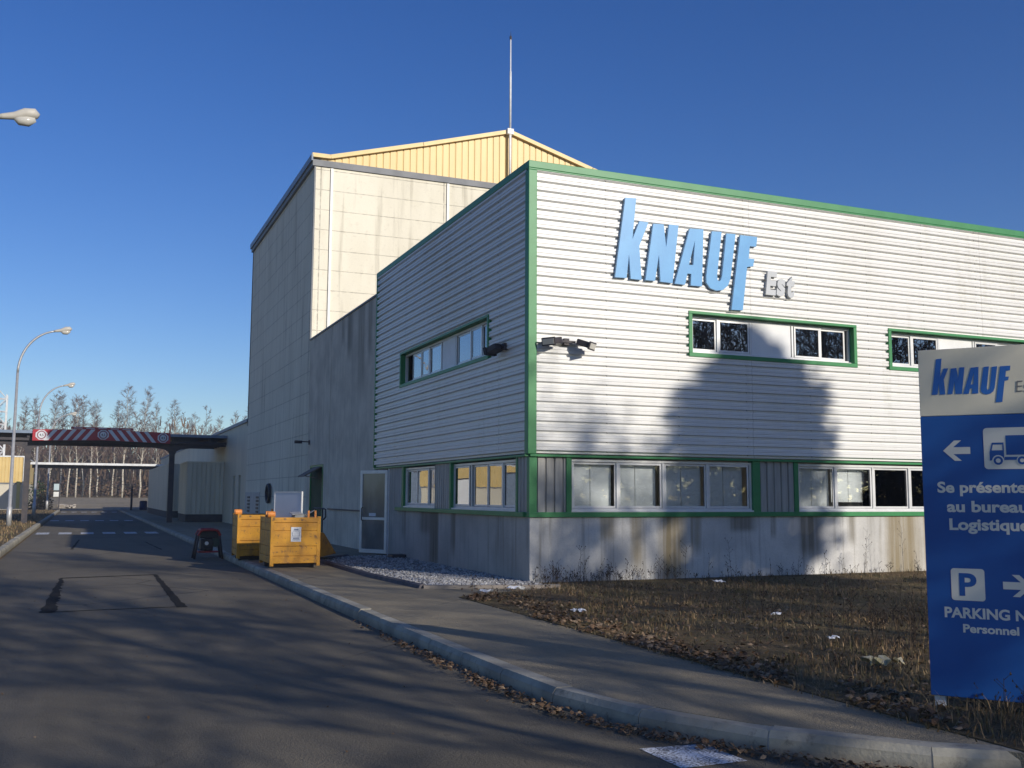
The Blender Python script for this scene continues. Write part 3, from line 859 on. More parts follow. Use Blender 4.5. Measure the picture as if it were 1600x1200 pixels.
b = MB(); b.add([(0, 18.3, 2.62), (-.55, 18.3, 2.30), (-.55, 17.2, 2.30), (0, 17.2, 2.62), (0, 18.3, 2.58), (-.55, 18.3, 2.26), (-.55, 17.2, 2.26), (0, 17.2, 2.58)], [(0,1,2,3),(7,6,5,4),(0,4,5,1),(1,5,6,2),(2,6,7,3),(3,7,4,0)])
b.tube([(0, 17.25, 2.2), (-.5, 17.25, 2.28)], .015, 6); b.build('door_hood', noisy('rusty_hood', (.13,.10,.08), (.22,.17,.13), 8, .7), an)
wl_ = thing('wall_lamp', (-.02, 19.2, 3.5), 'small dark lamp arm sticking out of the concrete wall above the green door', 'wall lamp')
b = MB(); b.box(-.03, .0, 19.12, 19.28, 3.42, 3.58); b.tube([(0, 19.2, 3.52), (-.3, 19.1, 3.52)], .022, 6); b.build('bracket', M['darkmetal'], wl_)
b = MB(); b.obox((-.42, 19.06, 3.50), (.13, .02, 0), (0, .07, 0), (0, 0, .05)); b.build('lamp_head', M['darkmetal'], wl_, bevel=.01)
rl = thing('handrail', (-.5, 14.8, .15), 'black bent steel handrail on the pavement beside the green door', 'handrail')
b = MB()
b.tube([(-.55, 15.65, .14), (-.55, 15.65, 1.18), (-.53, 15.55, 1.25), (-.45, 14.6, 1.25), (-.42, 14.45, 1.22), (-.42, 14.42, 1.0), (-.44, 14.6, .92), (-.46, 14.75, .94)], .024, 8); b.build('rail', M['darkmetal'], rl, smooth=True)
b = MB(); b.tube([(-.455, 14.72, .14), (-.455, 14.72, 1.25)], .024, 8); b.build('post', M['darkmetal'], rl, smooth=True)

# ------------------------------------------------------------------ tall hall with precast panels and yellow gable
TY0, TY1, TX = 19.5, 34.0, 15.3
th = thing('tall_hall', (TX/2, 26.7, .12), 'tall windowless hall of precast concrete panels with a pale yellow ribbed gable', 'building')
b = MB(); b.box(0, TX, TY0, TY1, 0, 13.62); b.build('panel_wall', M['panel'], th)
b = MB(); b.box(-.10, TX+.1, TY0-.06, TY0+.3, 13.63, 13.86); b.box(-.10, .25, TY0+.3, TY1+.1, 13.63, 13.86); b.build('flashing', M['greymetal'], th)
b = MB(); b.box(-.16, -.10, TY0-.10, TY1+.14, 13.80, 14.04); b.build('gutter', M['bluegrey'], th)
RX, RZ, EZ = 7.68, 15.98, 13.99
b = MB()
def gz(x): return EZ + (RZ-EZ)*(1-abs(x-RX)/(RX-.55)) if .55 < x < 2*RX-.55 else EZ
u = .2; k = 0
pts = []
while u < 15.1:
    for du, d in ((0,0),(.022,0),(.034,.03),(.24,.03)):
        pts.append((u+du, d))
    u += .262
pts = [(x, d) for x, d in pts if x < 15.15]
bx = sorted(set([x for x, d in pts]+[RX]))
for (a, da), (c, dc) in zip(pts, pts[1:]):
    if gz(a) <= 13.88 and gz(c) <= 13.88: continue
    b.add([(a, TY0+.10-da, 13.86), (c, TY0+.10-dc, 13.86), (c, TY0+.10-dc, max(13.87, gz(c))), (a, TY0+.10-da, max(13.87, gz(a)))], [(0,1,2,3)])
b.build('gable', M['yellow'], th, fix=False)
b = MB()
for p0, p1 in (((-.12, EZ+.04), (.56, EZ+.05)), ((.56, EZ+.05), (4.1, 15.02)), ((4.12, 15.02), (RX-.1, RZ+.05)), ((RX+.1, RZ+.05), (11.35, 15.0)), ((11.38, 14.99), (2*RX-.5, EZ+.05))):
    dx, dz = p1[0]-p0[0], p1[1]-p0[1]; L = math.hypot(dx, dz); nx_, nz_ = -dz/L*.075, dx/L*.075
    b.prism([(p0[0]-nx_, p0[1]-nz_), (p1[0]-nx_, p1[1]-nz_), (p1[0]+nx_, p1[1]+nz_), (p0[0]+nx_, p0[1]+nz_)], TY0-.06, TY0+.14, lambda a, d, c: (a, d, c))
b.build('gable_trim', M['yellow'], th)
b = MB()
for x0, z0, x1, z1 in ((-.1, EZ-.02, RX, RZ), (RX, RZ, TX+.1, EZ-.02)):
    b.add([(x0, TY0+.12, z0), (x1, TY0+.12, z1), (x1, TY1, z1), (x0, TY1, z0)], [(0,1,2,3)])
b.add([(-.1, TY1, EZ), (RX, TY1, RZ), (TX+.1, TY1, EZ)], [(0,1,2)])
b.build('roof', M['roofing'], th)
for x in (.62, 5.13, 9.64, 14.1):
    b = MB(); b.box(x-.045, x+.045, TY0-.055, TY0-.002, 7.22, 13.60); b.build('joint_strip', M['pipe_white'], th)
b = MB(); b.box(-.025, .03, TY0-.02, TY0+.03, 7.2, 13.62); b.build('corner_trim', M['greymetal'], th)
b = MB(); b.box(-.03, .02, TY1-.03, TY1+.03, 5, 13.6); b.build('corner_trim', M['greymetal'], th)
b = MB(); b.box(-.035, -.002, 29.6, 33.9, .55, 1.78); b.build('wall_plate', noisy('pale_wall_plate', (.50,.50,.48), (.42,.42,.41), 2, .6), th)
for y in (30.1, 32.7):
    b = MB()
    for k in range(5): b.box(-.06, -.035, y-.32, y+.32, .86+k*.16, .95+k*.16)
    b.build('vent_grille', M['black'], th)
rg = thing('wall_hose', (-.06, 27.1, 1.7), 'dark oval coil hanging on the shaded panel wall behind the skips', 'hose')
b = MB(); pts = [(-.09, 27.0+.42*math.cos(a), 1.72+.36*math.sin(a)) for a in [i*2*math.pi/20 for i in range(21)]]
b.tube(pts, .07, 6); b.build('coil', M['black'], rg, smooth=True)
b = MB(); b.box(-.08, .0, 27.0, 27.2, 2.06, 2.14); b.build('hook', M['darkmetal'], rg)
ms = thing('lightning_mast', (RX, TY0-.1, 13.9), 'slender pale lightning mast standing at the peak of the yellow gable', 'mast')
b = MB(); b.tube([(RX, TY0-.09, 13.87), (RX, TY0-.09, 16.15)], .055, 8); b.build('base_pipe', M['pipe_white'], ms, smooth=True)
b = MB(); b.tube([(RX, TY0-.09, 16.15), (RX, TY0-.09, 18.5), (RX, TY0-.09, 18.52), (RX, TY0-.09, 19.85)], [.045, .045, .03, .026], 8); b.build('pole', M['whitemetal'], ms, smooth=True)
b = MB(); b.tube([(RX, TY0-.09, 19.85), (RX, TY0-.09, 20.2)], [.018, .006], 6); b.tube([(RX-.0, TY0-.09, 19.86), (RX, TY0-.09, 19.98)], [.05, .05], 8); b.build('tip', M['darkmetal'], ms)
b = MB(); b.box(RX-.13, RX+.13, TY0-.16, TY0+.02, 15.92, 16.14); b.build('clamp', M['whitemetal'], ms)

# ------------------------------------------------------------------ low rear hall, sheds, canopies
rh = thing('rear_hall', (7, 64, .12), 'long low cream hall running back from the tall hall behind the canopy', 'building')
b = MB(); b.box(0.02, 15, 34.01, 36.0, .0, 5.2); b.box(.02, 15, 36.75, 38.0, 0, 5.2); b.box(.02, 15, 38.8, 94, 0, 5.2); b.box(.02, 15, 36.0, 36.75, 2.65, 5.2); b.box(.02, 15, 38.0, 38.8, 2.65, 5.2); b.box(.3, 15, 36.0, 36.75, 0, 2.65); b.box(.3, 15, 38, 38.8, 0, 2.65)
b.build('wall', M['cream'], rh)
b = MB(); b.box(-.06, 15, 34.02, 94.1, 5.205, 5.36); b.build('roof_edge', M['bluegrey'], rh)
for y0, y1 in ((36.0, 36.75), (38.0, 38.8)):
    b = MB(); b.box(.22, .28, y0+.02, y1-.02, .15, 2.6); dd = b.build('door', M['greenglassdoor'], rh)
    b = MB(); b.tube([(.22, y0+.12, 1.1), (.17, y0+.12, 1.1), (.17, y0+.22, 1.1)], .014, 6); b.build('handle', M['alu'], dd)
def shed(x0, x1, y0, y1, zt, zp, label):
    t = thing('metal_shed', ((x0+x1)/2, (y0+y1)/2, .13), label, 'shed', 'ribbed sheds against the rear hall')
    b = MB(); b.box(x0-.03, x1, y0-.03, y1, .1, zp); b.build('plinth', noisy('dark_plinth', (.055,.05,.045), (.09,.08,.07), 2, .9), t)
    b = MB()
    for P_, u0, u1 in ((lambda u, d, z: (u, y0-d, z), x0, x1), (lambda u, d, z: (x0-d, u, z), y0, y1)):
        vrib(b, P_, u0, u1, zp, zt, .25, .04, .0)
    b.build('ribbed_wall', M['creamrib'], t, fix=False)
    b = MB(); b.box(x0-.06, x1, y0-.06, y1, zt, zt+.07); b.build('roof', M['cream'], t)
shed(-1.95, 0, 42.6, 47.2, 3.42, .57, 'nearer cream ribbed shed on a dark base against the rear hall')
shed(-2.1, 0, 54.5, 75, 3.62, .57, 'farther cream ribbed shed on a dark base behind the canopy post')

GY = 42.3
cn = thing('loading_canopy', (-6.4, GY+2.5, .13), 'dark steel drive-through canopy with a red and white striped height board over the road', 'canopy')
def girder(y):
    b = MB()
    def prof(xp):
        return None
    top = 4.42
    poly = [(-16, top), (.30, top), (.32, 4.36), (-1.9, 4.20), (-2.40, 4.12), (-2.62, 4.0), (-2.69, 3.82), (-2.97, 3.82), (-3.04, 4.0), (-3.26, 4.12), (-3.8, 4.2), (-5.2, 4.38), (-6.5, 4.405), (-7.8, 4.38), (-9.1, 4.2), (-9.6, 4.12), (-9.8, 4.0), (-9.87, 3.82), (-10.13, 3.82), (-10.2, 4.0), (-10.4, 4.12), (-10.9, 4.2), (-16, 4.30)]
    flat, tris, lens = tess(poly)
    n = len(poly)
    b.add([(p.x, y-.09, p.y) for p in flat]+[(p.x, y+.09, p.y) for p in flat], [tuple(t) for t in tris]+[tuple(i+n for i in t) for t in tris]+[(i, (i+1) % n, n+(i+1) % n, n+i) for i in range(n)])
    return b
for y in (GY,): girder(y).build('girder', M['darkmetal'], cn)
for y in (GY,):
    for x in (-2.83, -10.0):
        b = MB(); b.box(x-.14, x+.14, y-.10, y+.10, .13, 3.82); b.build('post', M['darkmetal'], cn)
b = MB()
for k in range(6): b.box(-16, .38, GY-.3+k*1.12, GY-.2+k*1.12, 4.425, 4.56)
for x in (-2.83, -.9, .28, -10, -14): b.box(x-.07, x+.07, GY-.34, GY+5.4, 4.56, 4.80)
b.build('purlin', M['darkmetal'], cn)
b = MB(); b.box(-16.2, .42, GY-.55, GY+5.6, 4.80, 4.86); b.build('roof_sheet', M['darkmetal'], cn)
b = MB(); b.box(-16.2, .43, GY-.62, GY-.55, 4.78, 4.93); b.build('gutter', M['bluegrey'], cn)
# height board: striped, three round limit signs
BX0, BX1, BZ0, BZ1, BY = -9.80, -3.0, 4.40, 4.98, GY-.66
FB = lambda u, d, z: (u, BY-d, z)
def bz(u): 
    s = 1-abs(u-(BX0+BX1)/2)/((BX1-BX0)/2)
    return .10*s
b = MB()
nn = 34
top = [(BX0+(BX1-BX0)*i/nn) for i in range(nn+1)]
pol = [(u, BZ0+bz(u)) for u in top] + [(u, BZ1+bz(u)) for u in reversed(top)]
b.prism(pol, 0, .03, FB)
hb = b.build('height_board', M['redwhite_red'], cn)
b = MB()
mid = (BX0+BX1)/2
def stripe(u, s):
    w, h = .21, .56
    p = [(u-s*h*.40-w/2, BZ0+.012), (u-s*h*.40+w/2, BZ0+.012), (u+s*h*.40+w/2, BZ1-.012), (u+s*h*.40-w/2, BZ1-.012)]
    b.add([FB(a, .034, z+bz(a)) for a, z in p], [(0,1,2,3)])
u = BX0+.86
while u < mid-.45: stripe(u, 1); u += .455
u = BX1-1.05
b.build('white_stripe', M['redwhite_white'], hb)
b = MB()
while u > mid+.45: stripe(u, -1); u -= .455
b.build('white_stripe', M['redwhite_white'], hb)
for u in (BX0+.42, mid, BX1-.38):
    b = MB(); c = BZ0+.29+bz(u)
    pol = [(u+.30*math.cos(a), c+.27*math.sin(a)) for a in [i*2*math.pi/8+math.pi/8 for i in range(8)]]
    b.prism(pol, .03, .042, FB, 1)
    def ringpts(r): return [(u+r*math.cos(a), c+r*math.sin(a)) for a in [i*2*math.pi/28 for i in range(28)]]
    b.prism(ringpts(.22), .042, .047, FB, 0); b.prism(ringpts(.16), .047, .051, FB, 1)
    ro = b.build('limit_sign', [noisy('limit_ring', (.28,.12,.14), (.22,.1,.12), 4, .5), M['redwhite_white']], hb)
    b = MB(); add_text(b, '4,5', FB, u-.10, u+.10, c-.06, .12, .054, .02); b.build('figures', M['darkmetal'], ro, fix=False)
b = MB(); pol = [(-8.0, BZ1+.075), (-4.9, BZ1+.075), (-4.9, BZ1+.20), (-8.0, BZ1+.20)]; b.prism(pol, 0, .03, FB); tb = b.build('top_board', M['redwhite_red'], hb)
b = MB()
for k in range(5): b.add([FB(-7.85+k*.6, .033, BZ1+.12), FB(-7.85+k*.6+.42, .033, BZ1+.12), FB(-7.85+k*.6+.42, .033, BZ1+.155), FB(-7.85+k*.6, .033, BZ1+.155)], [(0,1,2,3)])
b.build('white_line', M['redwhite_white'], tb)

fc = thing('far_canopy', (-6, 87, .05), 'flat white-edged canopy crossing the road beyond the dark one', 'canopy')
b = MB(); b.box(-11.7, -.2, 84.9, 85.0, 4.30, 4.50); b.box(-.2, -.0, 84.9, 85, 4.26, 4.5); b.build('fascia', M['whitemetal'], fc)
b = MB(); b.box(-11.7, -.2, 85.0, 91.0, 4.34, 4.44); b.box(-11.6, -.4, 85.8, 85.95, 4.0, 4.34); b.build('roof', M['darkmetal'], fc)
for x in (-11.2, -.6):
    b = MB(); b.box(x-.08, x+.08, 85.8, 85.95, .05, 4.0); b.build('post', M['darkmetal'], fc)
pp = thing('marker_post', (-2.9, 87.6, .1), 'thin dark post on the pavement edge beyond the canopy', 'post')
b = MB(); b.tube([(-2.9, 87.6, .1), (-2.9, 87.6, 2.55)], [.10, .09], 8); b.build('pole', M['darkmetal'], pp, smooth=True)
b = MB(); b.tube([(-2.9, 87.6, 2.55), (-2.9, 87.6, 2.60)], [.11, .05], 8); b.build('cap', M['black'], pp)
bb = thing('blue_barrel', (-1.7, 90, .1), 'dark blue barrel standing by the far end of the shed', 'barrel')
b = MB(); b.tube([(-1.7, 90, .14), (-1.7, 90, .2), (-1.7, 90, .45), (-1.7, 90, .47), (-1.7, 90, .50), (-1.7, 90, .92), (-1.7, 90, 1.0)], [.34, .36, .36, .38, .36, .36, .33], 14); b.build('drum', newmat('dark_blue_plastic', (.02,.03,.10), .5), bb, smooth=True)
b = MB(); b.tube([(-1.7, 90, 1.0), (-1.7, 90, 1.04)], [.30, .28], 14); b.build('lid', M['black'], bb)

# ------------------------------------------------------------------ yellow and cream hall and lattice tower on the far left
yh = thing('yellow_hall', (-40, 105, .1), 'yellow over cream hall behind the left lamp post', 'building')
b = MB(); b.box(-75, -12.7, 95, 118, 0, 2.72); b.build('lower_wall', M['cream'], yh)
b = MB(); vrib(b, lambda u, d, z: (u, 95-.0-d, z), -75, -12.75, 2.72, 5.25, .3, .05, 0.02); b.box(-75, -12.75, 95.05, 118, 2.72, 5.25); b.build('upper_wall', noisy('ochre_yellow_sheet', (.68,.50,.20), (.62,.45,.17), 1, .5), yh, fix=False)
b = MB(); b.box(-75.1, -12.6, 94.9, 118, 5.25, 5.38); b.box(-12.75, -12.45, 94.8, 95.1, 2.5, 5.25); b.build('roof_edge', M['whitemetal'], yh)
b = MB(); b.box(-75, -12.9, 94.93, 94.99, 2.60, 2.74); b.build('base_flashing', M['greymetal'], yh)
b = MB(); b.box(-13.25, -12.95, 94.85, 94.97, .25, 2.9); b.build('door_trim', noisy('yellow_door_trim', (.55,.47,.16), (.5,.42,.14), 2, .5), yh)
for k in range(5):
    x = -26-k*6.3
    b = MB(); b.box(x-2.2, x, 94.9, 94.98, .1, 3.6 if k % 2 else 4.4); dd = b.build('roller_door', M['whitepanel'] if k % 2 else M['bluegrey'], yh)
    b = MB(); b.box(x-2.3, x+.1, 94.86, 94.9, 3.6 if k % 2 else 4.4, 3.75 if k % 2 else 4.55); b.build('housing', M['darkmetal'], dd)
lt = thing('lattice_tower', (-15.2, 98, .1), 'white steel lattice tower rising behind the canopy at the left edge', 'tower')
b = MB()
for x in (-15.9, -14.75):
    for y in (97.2, 98.4): b.tube([(x, y, 0), (x, y, 11.6)], .07, 5)
b.build('upright', M['whitemetal'], lt)
b = MB()
for k in range(9):
    z = .8+k*1.3
    for y in (97.2, 98.4):
        b.tube([(-15.9, y, z), (-14.75, y, z)], .045, 4); b.tube([(-15.9, y, z if k % 2 else z+1.3), (-14.75, y, z+1.3 if k % 2 else z)], .04, 4)
    b.tube([(-15.9, 97.2, z), (-15.9, 98.4, z)], .04, 4); b.tube([(-14.75, 97.2, z), (-14.75, 98.4, z)], .04, 4)
b.build('bracing', M['whitemetal'], lt)

# ------------------------------------------------------------------ street lamps
def street_lamp(y, label, base=.12, x0=-10.4):
    t = thing('street_lamp', (x0, y, base), label, 'street lamp', 'curved-arm street lamps along the left verge')
    b = MB(); b.tube([(x0, y, base), (x0, y, base+.9), (x0, y, base+.92), (x0, y, 7.4)], [.12, .12, .085, .06], 10)
    b.build('pole', M['galv'], t, smooth=True)
    b = MB(); pts = []
    for i in range(13):
        a = i/12*math.pi/2*.93
        pts.append((x0+1.75*(1-math.cos(a)), y, 7.4+2.12*math.sin(a)))
    e = pts[-1]
    b.tube(pts, [.055]*9+[.045]*4, 8); b.build('arm', M['galv'], t, smooth=True)
    hx, hz = e[0], e[2]
    b = MB()
    b.tube([(hx-.08, y, hz-.01), (hx+.05, y, hz+.02), (hx+.25, y, hz+.06), (hx+.45, y, hz+.13), (hx+.62, y, hz+.15), (hx+.70, y, hz+.11)], [.05, .065, .085, .125, .12, .06], 18)
    hd = b.build('lamp_head', M['lamphead'], t, smooth=True)
    b = MB(); b.tube([(hx+.24, y, hz+.01), (hx+.34, y, hz-.03), (hx+.50, y, hz-.02), (hx+.64, y, hz+.04)], [.04, .10, .115, .06], 18)
    b.build('lamp_bowl', M['lampglass'], hd, smooth=True)
    return t
M['lamphead'] = noisy('pale_lamp_housing', (.52,.49,.42), (.46,.43,.37), 3, .5)
street_lamp(6.6, 'nearest lamp, its pale head alone reaching in high above the road', x0=-10.78)
street_lamp(37, 'tall grey street lamp standing on the grass just before the canopy')
street_lamp(64, 'street lamp rising behind the striped height board near its left end')
street_lamp(93, 'farthest street lamp, its low arm showing just over the striped board')
sp_ = thing('small_sign', (-9.5, 88.2, .1), 'small pale double sign plate on a dark post beside the farthest lamp', 'sign')
b = MB(); b.box(-9.3, -9.2, 88.2, 88.3, .1, 2.5); b.build('post', M['darkmetal'], sp_)
b = MB(); b.box(-9.75, -9.3, 88.12, 88.18, 2.0, 2.6); b.build('plate', noisy('bluish_plate', (.45,.55,.58), (.4,.5,.53), 3, .5), sp_)
b = MB(); b.box(-9.75, -9.3, 88.12, 88.18, 1.4, 1.85); b.build('plate', M['whitemetal'], sp_)
rb = thing('rubble_heap', (-8.8, 103, .1), 'heap of broken pale rubble at the far end of the left verge', 'rubble')
b = MB()
for k in range(26):
    c = Vector((-8.8+random.gauss(0, .55), 103+random.gauss(0, .4), .15+random.random()*.35)); q = Matrix.Rotation(random.random()*6, 3, 'Z') @ Matrix.Rotation(random.random()*1.2, 3, 'X')
    s_ = random.uniform(.12, .38); b.obox(c, q @ Vector((s_,0,0)), q @ Vector((0,s_*.7,0)), q @ Vector((0,0,s_*.35)))
b.build('chunks', M['rubble'], rb)

# ------------------------------------------------------------------ skips, generator, board, boxes
def skip(loc, rz, label, notice):
    t = thing('yellow_skip', loc, label, 'skip', 'yellow steel skips on the pavement', rz, True)
    W, D, H = 1.02, 1.35, 1.0
    b = MB()
    for k, (z0, z1) in enumerate(((.06, .20), (.212, .40), (.412, .72), (.732, .885), (.897, 1.0))):
        o_ = .0 if k % 2 else .006
        b.box(.05, W-.05, -.0-o_, .03, z0, z1); b.box(.05, W-.05, D-.03, D+o_, z0, z1)
        b.box(-o_, .03, .05, D-.05, z0, z1); b.box(W-.03, W+o_, .05, D-.05, z0, z1)
    b.box(.035, W-.035, .035, D-.035, .05, .09)
    b.box(.02, W-.02, .018, .034, .08, .985); b.box(.02, W-.02, D-.034, D-.018, .08, .985); b.box(.018, .034, .034, D-.034, .08, .985); b.box(W-.034, W-.018, .034, D-.034, .08, .985)
    body = b.build('body', M['bin'], t, bevel=.004)
    for x in (0, W-.06):
        for y in (0, D-.06):
            b = MB(); b.box(x-.008, x+.068, y-.008, y+.068, .0, 1.02); b.build('corner_post', M['bin'], t, bevel=.005)
    b = MB()
    for y in (.25, D-.3):
        b = MB(); b.box(.06, W-.06, y, y+.1, -.06, .05); b.build('runner', M['darkmetal'], t)
    for y in (.16, .42):
        b = MB(); b.tube([(-.05, y, 1.06), (.10, y, 1.06)], .065, 10); b.obox((.03, y+.04, 1.03), (.04,0,0), (0,.03,0), (0,0,.06)); b.build('lifting_lug', M['orange'], t)
    b = MB(); b.box(W*.88, W*.92, .02, .06, 1.0, 1.14); b.box(W*.74, W*.78, .02, .06, 1.0, 1.14); b.build('stacking_pin', M['orange'], t)
    if notice:
        b = MB(); b.box(.41, .62, -.014, -.0085, .50, .80); nt_ = b.build('notice', M['paper'], t)
        b = MB()
        for z0, z1, x0, x1 in ((.735,.765,.47,.56), (.715,.725,.44,.59), (.62,.70,.435,.445), (.62,.70,.585,.595), (.612,.62,.435,.595), (.56,.585,.45,.58), (.53,.545,.44,.59)):
            b.box(x0, x1, -.0165, -.0145, z0, z1)
        b.build('print', M['noticeink'], nt_)
    return t
skip((-3.66, 4.92, .19), 0.0, 'nearer yellow steel skip with a white notice on its front', True)
skip((-3.93, 7.85, .19), R(-3), 'farther yellow steel skip half hidden behind the one with the notice', False)
ys_ = thing('tipping_skip', (-2.2, 7.4, .14), 'low yellow wedge-shaped skip peeping out to the right of the nearer skip', 'skip')
b = MB(); b.prism([(-2.9, .25), (-2.15, .25), (-1.82, .32), (-2.12, .80), (-2.9, .80)], 6.9, 8.2, lambda a, d, c: (a, d, c)); b.build('body', M['bin'], ys_, bevel=.01)
for y in (7.0, 7.95):
    b = MB(); b.box(-2.9, -2.2, y, y+.1, .14, .25); b.build('runner', M['darkmetal'], ys_)
wb = thing('white_board', (-3.25, 5.9, .3), 'large white board standing upright in the nearer skip', 'board')
WBP = lambda u, d, z: (-3.2+.423*u-.906*d, 5.6-.906*u-.423*d, z)
b = MB(); b.box(-.47, .47, -.012, .012, .34, 1.70, P=WBP); b.build('face', noisy('bluish_white_board', (.62,.67,.74), (.58,.63,.70), 2, .35), wb)
b = MB(); b.box(-.50, -.47, -.018, .018, .33, 1.73, P=WBP); b.box(.47, .50, -.018, .018, .33, 1.73, P=WBP); b.box(-.47, .47, -.018, .018, 1.70, 1.73, P=WBP); b.build('rim', M['whitemetal'], wb)
for (x, y, z, s_, rz, lb) in ((-3.12, 5.12, 1.20, .09, .2, 'grey carton in the nearer skip, against the white board'), (-2.83, 5.35, 1.19, .10, -.5, 'tilted grey sheet carton at the right end of the nearer skip')):
    t = thing('carton', (x, y, z-.85), lb, 'carton')
    q = Matrix.Rotation(rz, 3, 'Z') @ Matrix.Rotation(rz*.5, 3, 'Y')
    b = MB(); b.obox((x, y, z-.40), q @ Vector((s_*1.1,0,0)), q @ Vector((0,s_,0)), q @ Vector((0,0,.46))); b.build('body', noisy('grey_card', (.30,.31,.31), (.24,.24,.25), 5, .8), t)
    b = MB(); b.obox((x, y-.02, z+.075), q @ Vector((s_*1.3,0,.02)), q @ Vector((0,s_*1.1,.02)), Vector((0,0,.008))); b.build('flap', noisy('grey_card', (.36,.37,.38), (.3,.3,.31), 5, .8), t)
ge = thing('generator', (-4.2, 11.3, .0), 'red tube-framed portable generator on the road by the kerb', 'generator')
b = MB()
for y in (11.05, 11.55):
    b.tube([(-4.55, y, .0), (-4.50, y, .35), (-4.46, y, .62), (-4.38, y, .72), (-4.02, y, .72), (-3.94, y, .62), (-3.90, y, .35), (-3.85, y, .0)], .028, 8, 0)
b.build('leg', M['darkmetal'], ge, smooth=True)
b = MB()
for y in (11.03, 11.57): b.tube([(-4.48, y, .60), (-4.42, y, .71), (-4.35, y, .745), (-4.05, y, .745), (-3.98, y, .71), (-3.92, y, .60)], .034, 8)
for x in (-4.4, -4.0): b.tube([(x, 11.03, .74), (x, 11.57, .74)], .028, 8)
b.build('frame', M['redpaint'], ge, smooth=False)
b = MB(); b.box(-4.45, -3.95, 11.08, 11.52, .16, .20); b.build('tray', M['redpaint'], ge)
b = MB(); b.box(-4.30, -4.08, 11.15, 11.45, .20, .52); b.tube([(-4.2, 11.1, .4), (-4.2, 11.5, .4)], .13, 12); b.box(-4.42, -3.98, 11.10, 11.5, .53, .70); b.box(-4.40, -4.26, 11.12, 11.5, .22, .5); b.build('engine', M['black'], ge, bevel=.02)
b = MB(); b.tube([(-4.03, 11.12, .42), (-4.03, 11.2, .42)], .12, 14); b.build('alternator', newmat('dark_green_paint', (.03,.06,.04), .5), ge)
b = MB(); b.tube([(-4.25, 11.09, .40), (-4.25, 11.11, .40)], .05, 10); b.build('air_filter', M['alu'], ge)

# ------------------------------------------------------------------ totem sign
S0 = Vector((-1.50, -10.66)); sd = Vector((.62, -.785)).normalized(); sn = Vector((sd.y, -sd.x))
if sn.dot(Vector((-7.29, -16.49))-S0) < 0: sn = -sn
SW = .86
PS = lambda u, d, z: (S0.x+sd.x*u+sn.x*d, S0.y+sd.y*u+sn.y*d, z)
ts = thing('totem_sign', (S0.x+sd.x*SW/2, S0.y+sd.y*SW/2, .14), 'blue direction totem with pale logo header standing in the dry grass', 'sign')
b = MB(); b.box(0, SW, -.13, 0, .225, 2.262, P=PS); pn = b.build('lower_panel', M['sign_blue'], ts, bevel=.004)
b = MB(); b.box(0, SW, -.13, 0, 2.264, 2.765, P=PS); hp = b.build('header_panel', M['sign_grey'], ts, bevel=.004)
for u in (.02, SW-.10):
    b = MB(); b.box(u, u+.075, -.10, -.03, .05, .225, P=PS); b.build('leg', M['whitemetal'], ts)
fx = lambda p: (.088+(p[0]-1.668)*.1670, 2.350+(p[1]-5.302)*.1735)
b = MB()
for outer, holes in LOGO: 
    flat, tris, lens = tess([fx(p) for p in outer], [[fx(p) for p in h] for h in holes]); b.add([PS(p.x, .003, p.y) for p in flat], [tuple(t) for t in tris])
b.build('logo', M['sign_logo'], hp, fix=False)
b = MB(); add_text(b, 'Est', PS, .655, .775, 2.42, .082, .003, -.008, 0, .08); b.build('small_lettering', M['sign_darktext'], hp, fix=False)
for s_, u0, u1, zb, cap in (('Se présenter', .10, .745, 1.697, .074), ('au bureau', .16, .695, 1.556, .075), ('Logistique', .172, .70, 1.425, .077), ('PARKING N°1', .115, .735, .792, .069), ('Personnel', .235, .60, .690, .055)):
    b = MB(); add_text(b, s_, PS, u0, u1, zb, cap, .0012, .034); b.build('lettering', M['sign_text'], pn, fix=False)

def arrow(mb, u0, u1, zc, h, flip):
    a = [(0, 0), (.42, .5), (.68, .5), (.38, .17), (1, .17), (1, -.17), (.38, -.17), (.68, -.5), (.42, -.5)]
    pts = [((u1-(u1-u0)*x) if flip else (u0+(u1-u0)*x), zc+h*y) for x, y in a]
    flat, tris, l = tess(pts); mb.add([PS(p.x, .003, p.y) for p in flat], [tuple(t) for t in tris])
b = MB(); arrow(b, .15, .335, 2.003, .15, False); b.build('arrow', M['sign_text'], pn, fix=False)
b = MB(); arrow(b, .51, .695, 1.035, .155, True); b.build('arrow', M['sign_text'], pn, fix=False)
def rrect(u0, u1, z0, z1, r, n=6):
    out = []
    for cx, cz, a0 in ((u1-r, z1-r, 0), (u0+r, z1-r, 90), (u0+r, z0+r, 180), (u1-r, z0+r, 270)):
        for i in range(n+1):
            a = R(a0+90*i/n); out.append((cx+r*math.cos(a), cz+r*math.sin(a)))
    return out
def flatp(mb, pts, d, mi, holes=()):
    flat, tris, l = tess(pts, holes); mb.add([PS(p.x, d, p.y) for p in flat], [tuple(t) for t in tris], mi)
b = MB()
TU = lambda x, y: (.425+(x-492)/294*.30, 2.165-(y-618)/294*.30)
flatp(b, rrect(.425, .725, 1.865, 2.165, .025), .003, 0)
flatp(b, [TU(*p) for p in ((528,852),(530,790),(547,724),(622,724),(622,826),(626,850),(545,850))], .005, 1, [[TU(*p) for p in ((552,738),(543,779),(614,779),(614,738))]])
flatp(b, [TU(*p) for p in ((636,674),(768,674),(768,812),(636,812))], .005, 1)
flatp(b, [TU(*p) for p in ((626,826),(768,826),(768,848),(626,848))], .005, 1)
cc = TU(583, 852)
circ = lambda r: [(cc[0]+r*math.cos(a), cc[1]+r*math.sin(a)) for a in [i*2*math.pi/24 for i in range(24)]]
flatp(b, circ(.040), .006, 0); flatp(b, circ(.031), .0075, 1); flatp(b, circ(.016), .009, 0)
cc = TU(735, 852)
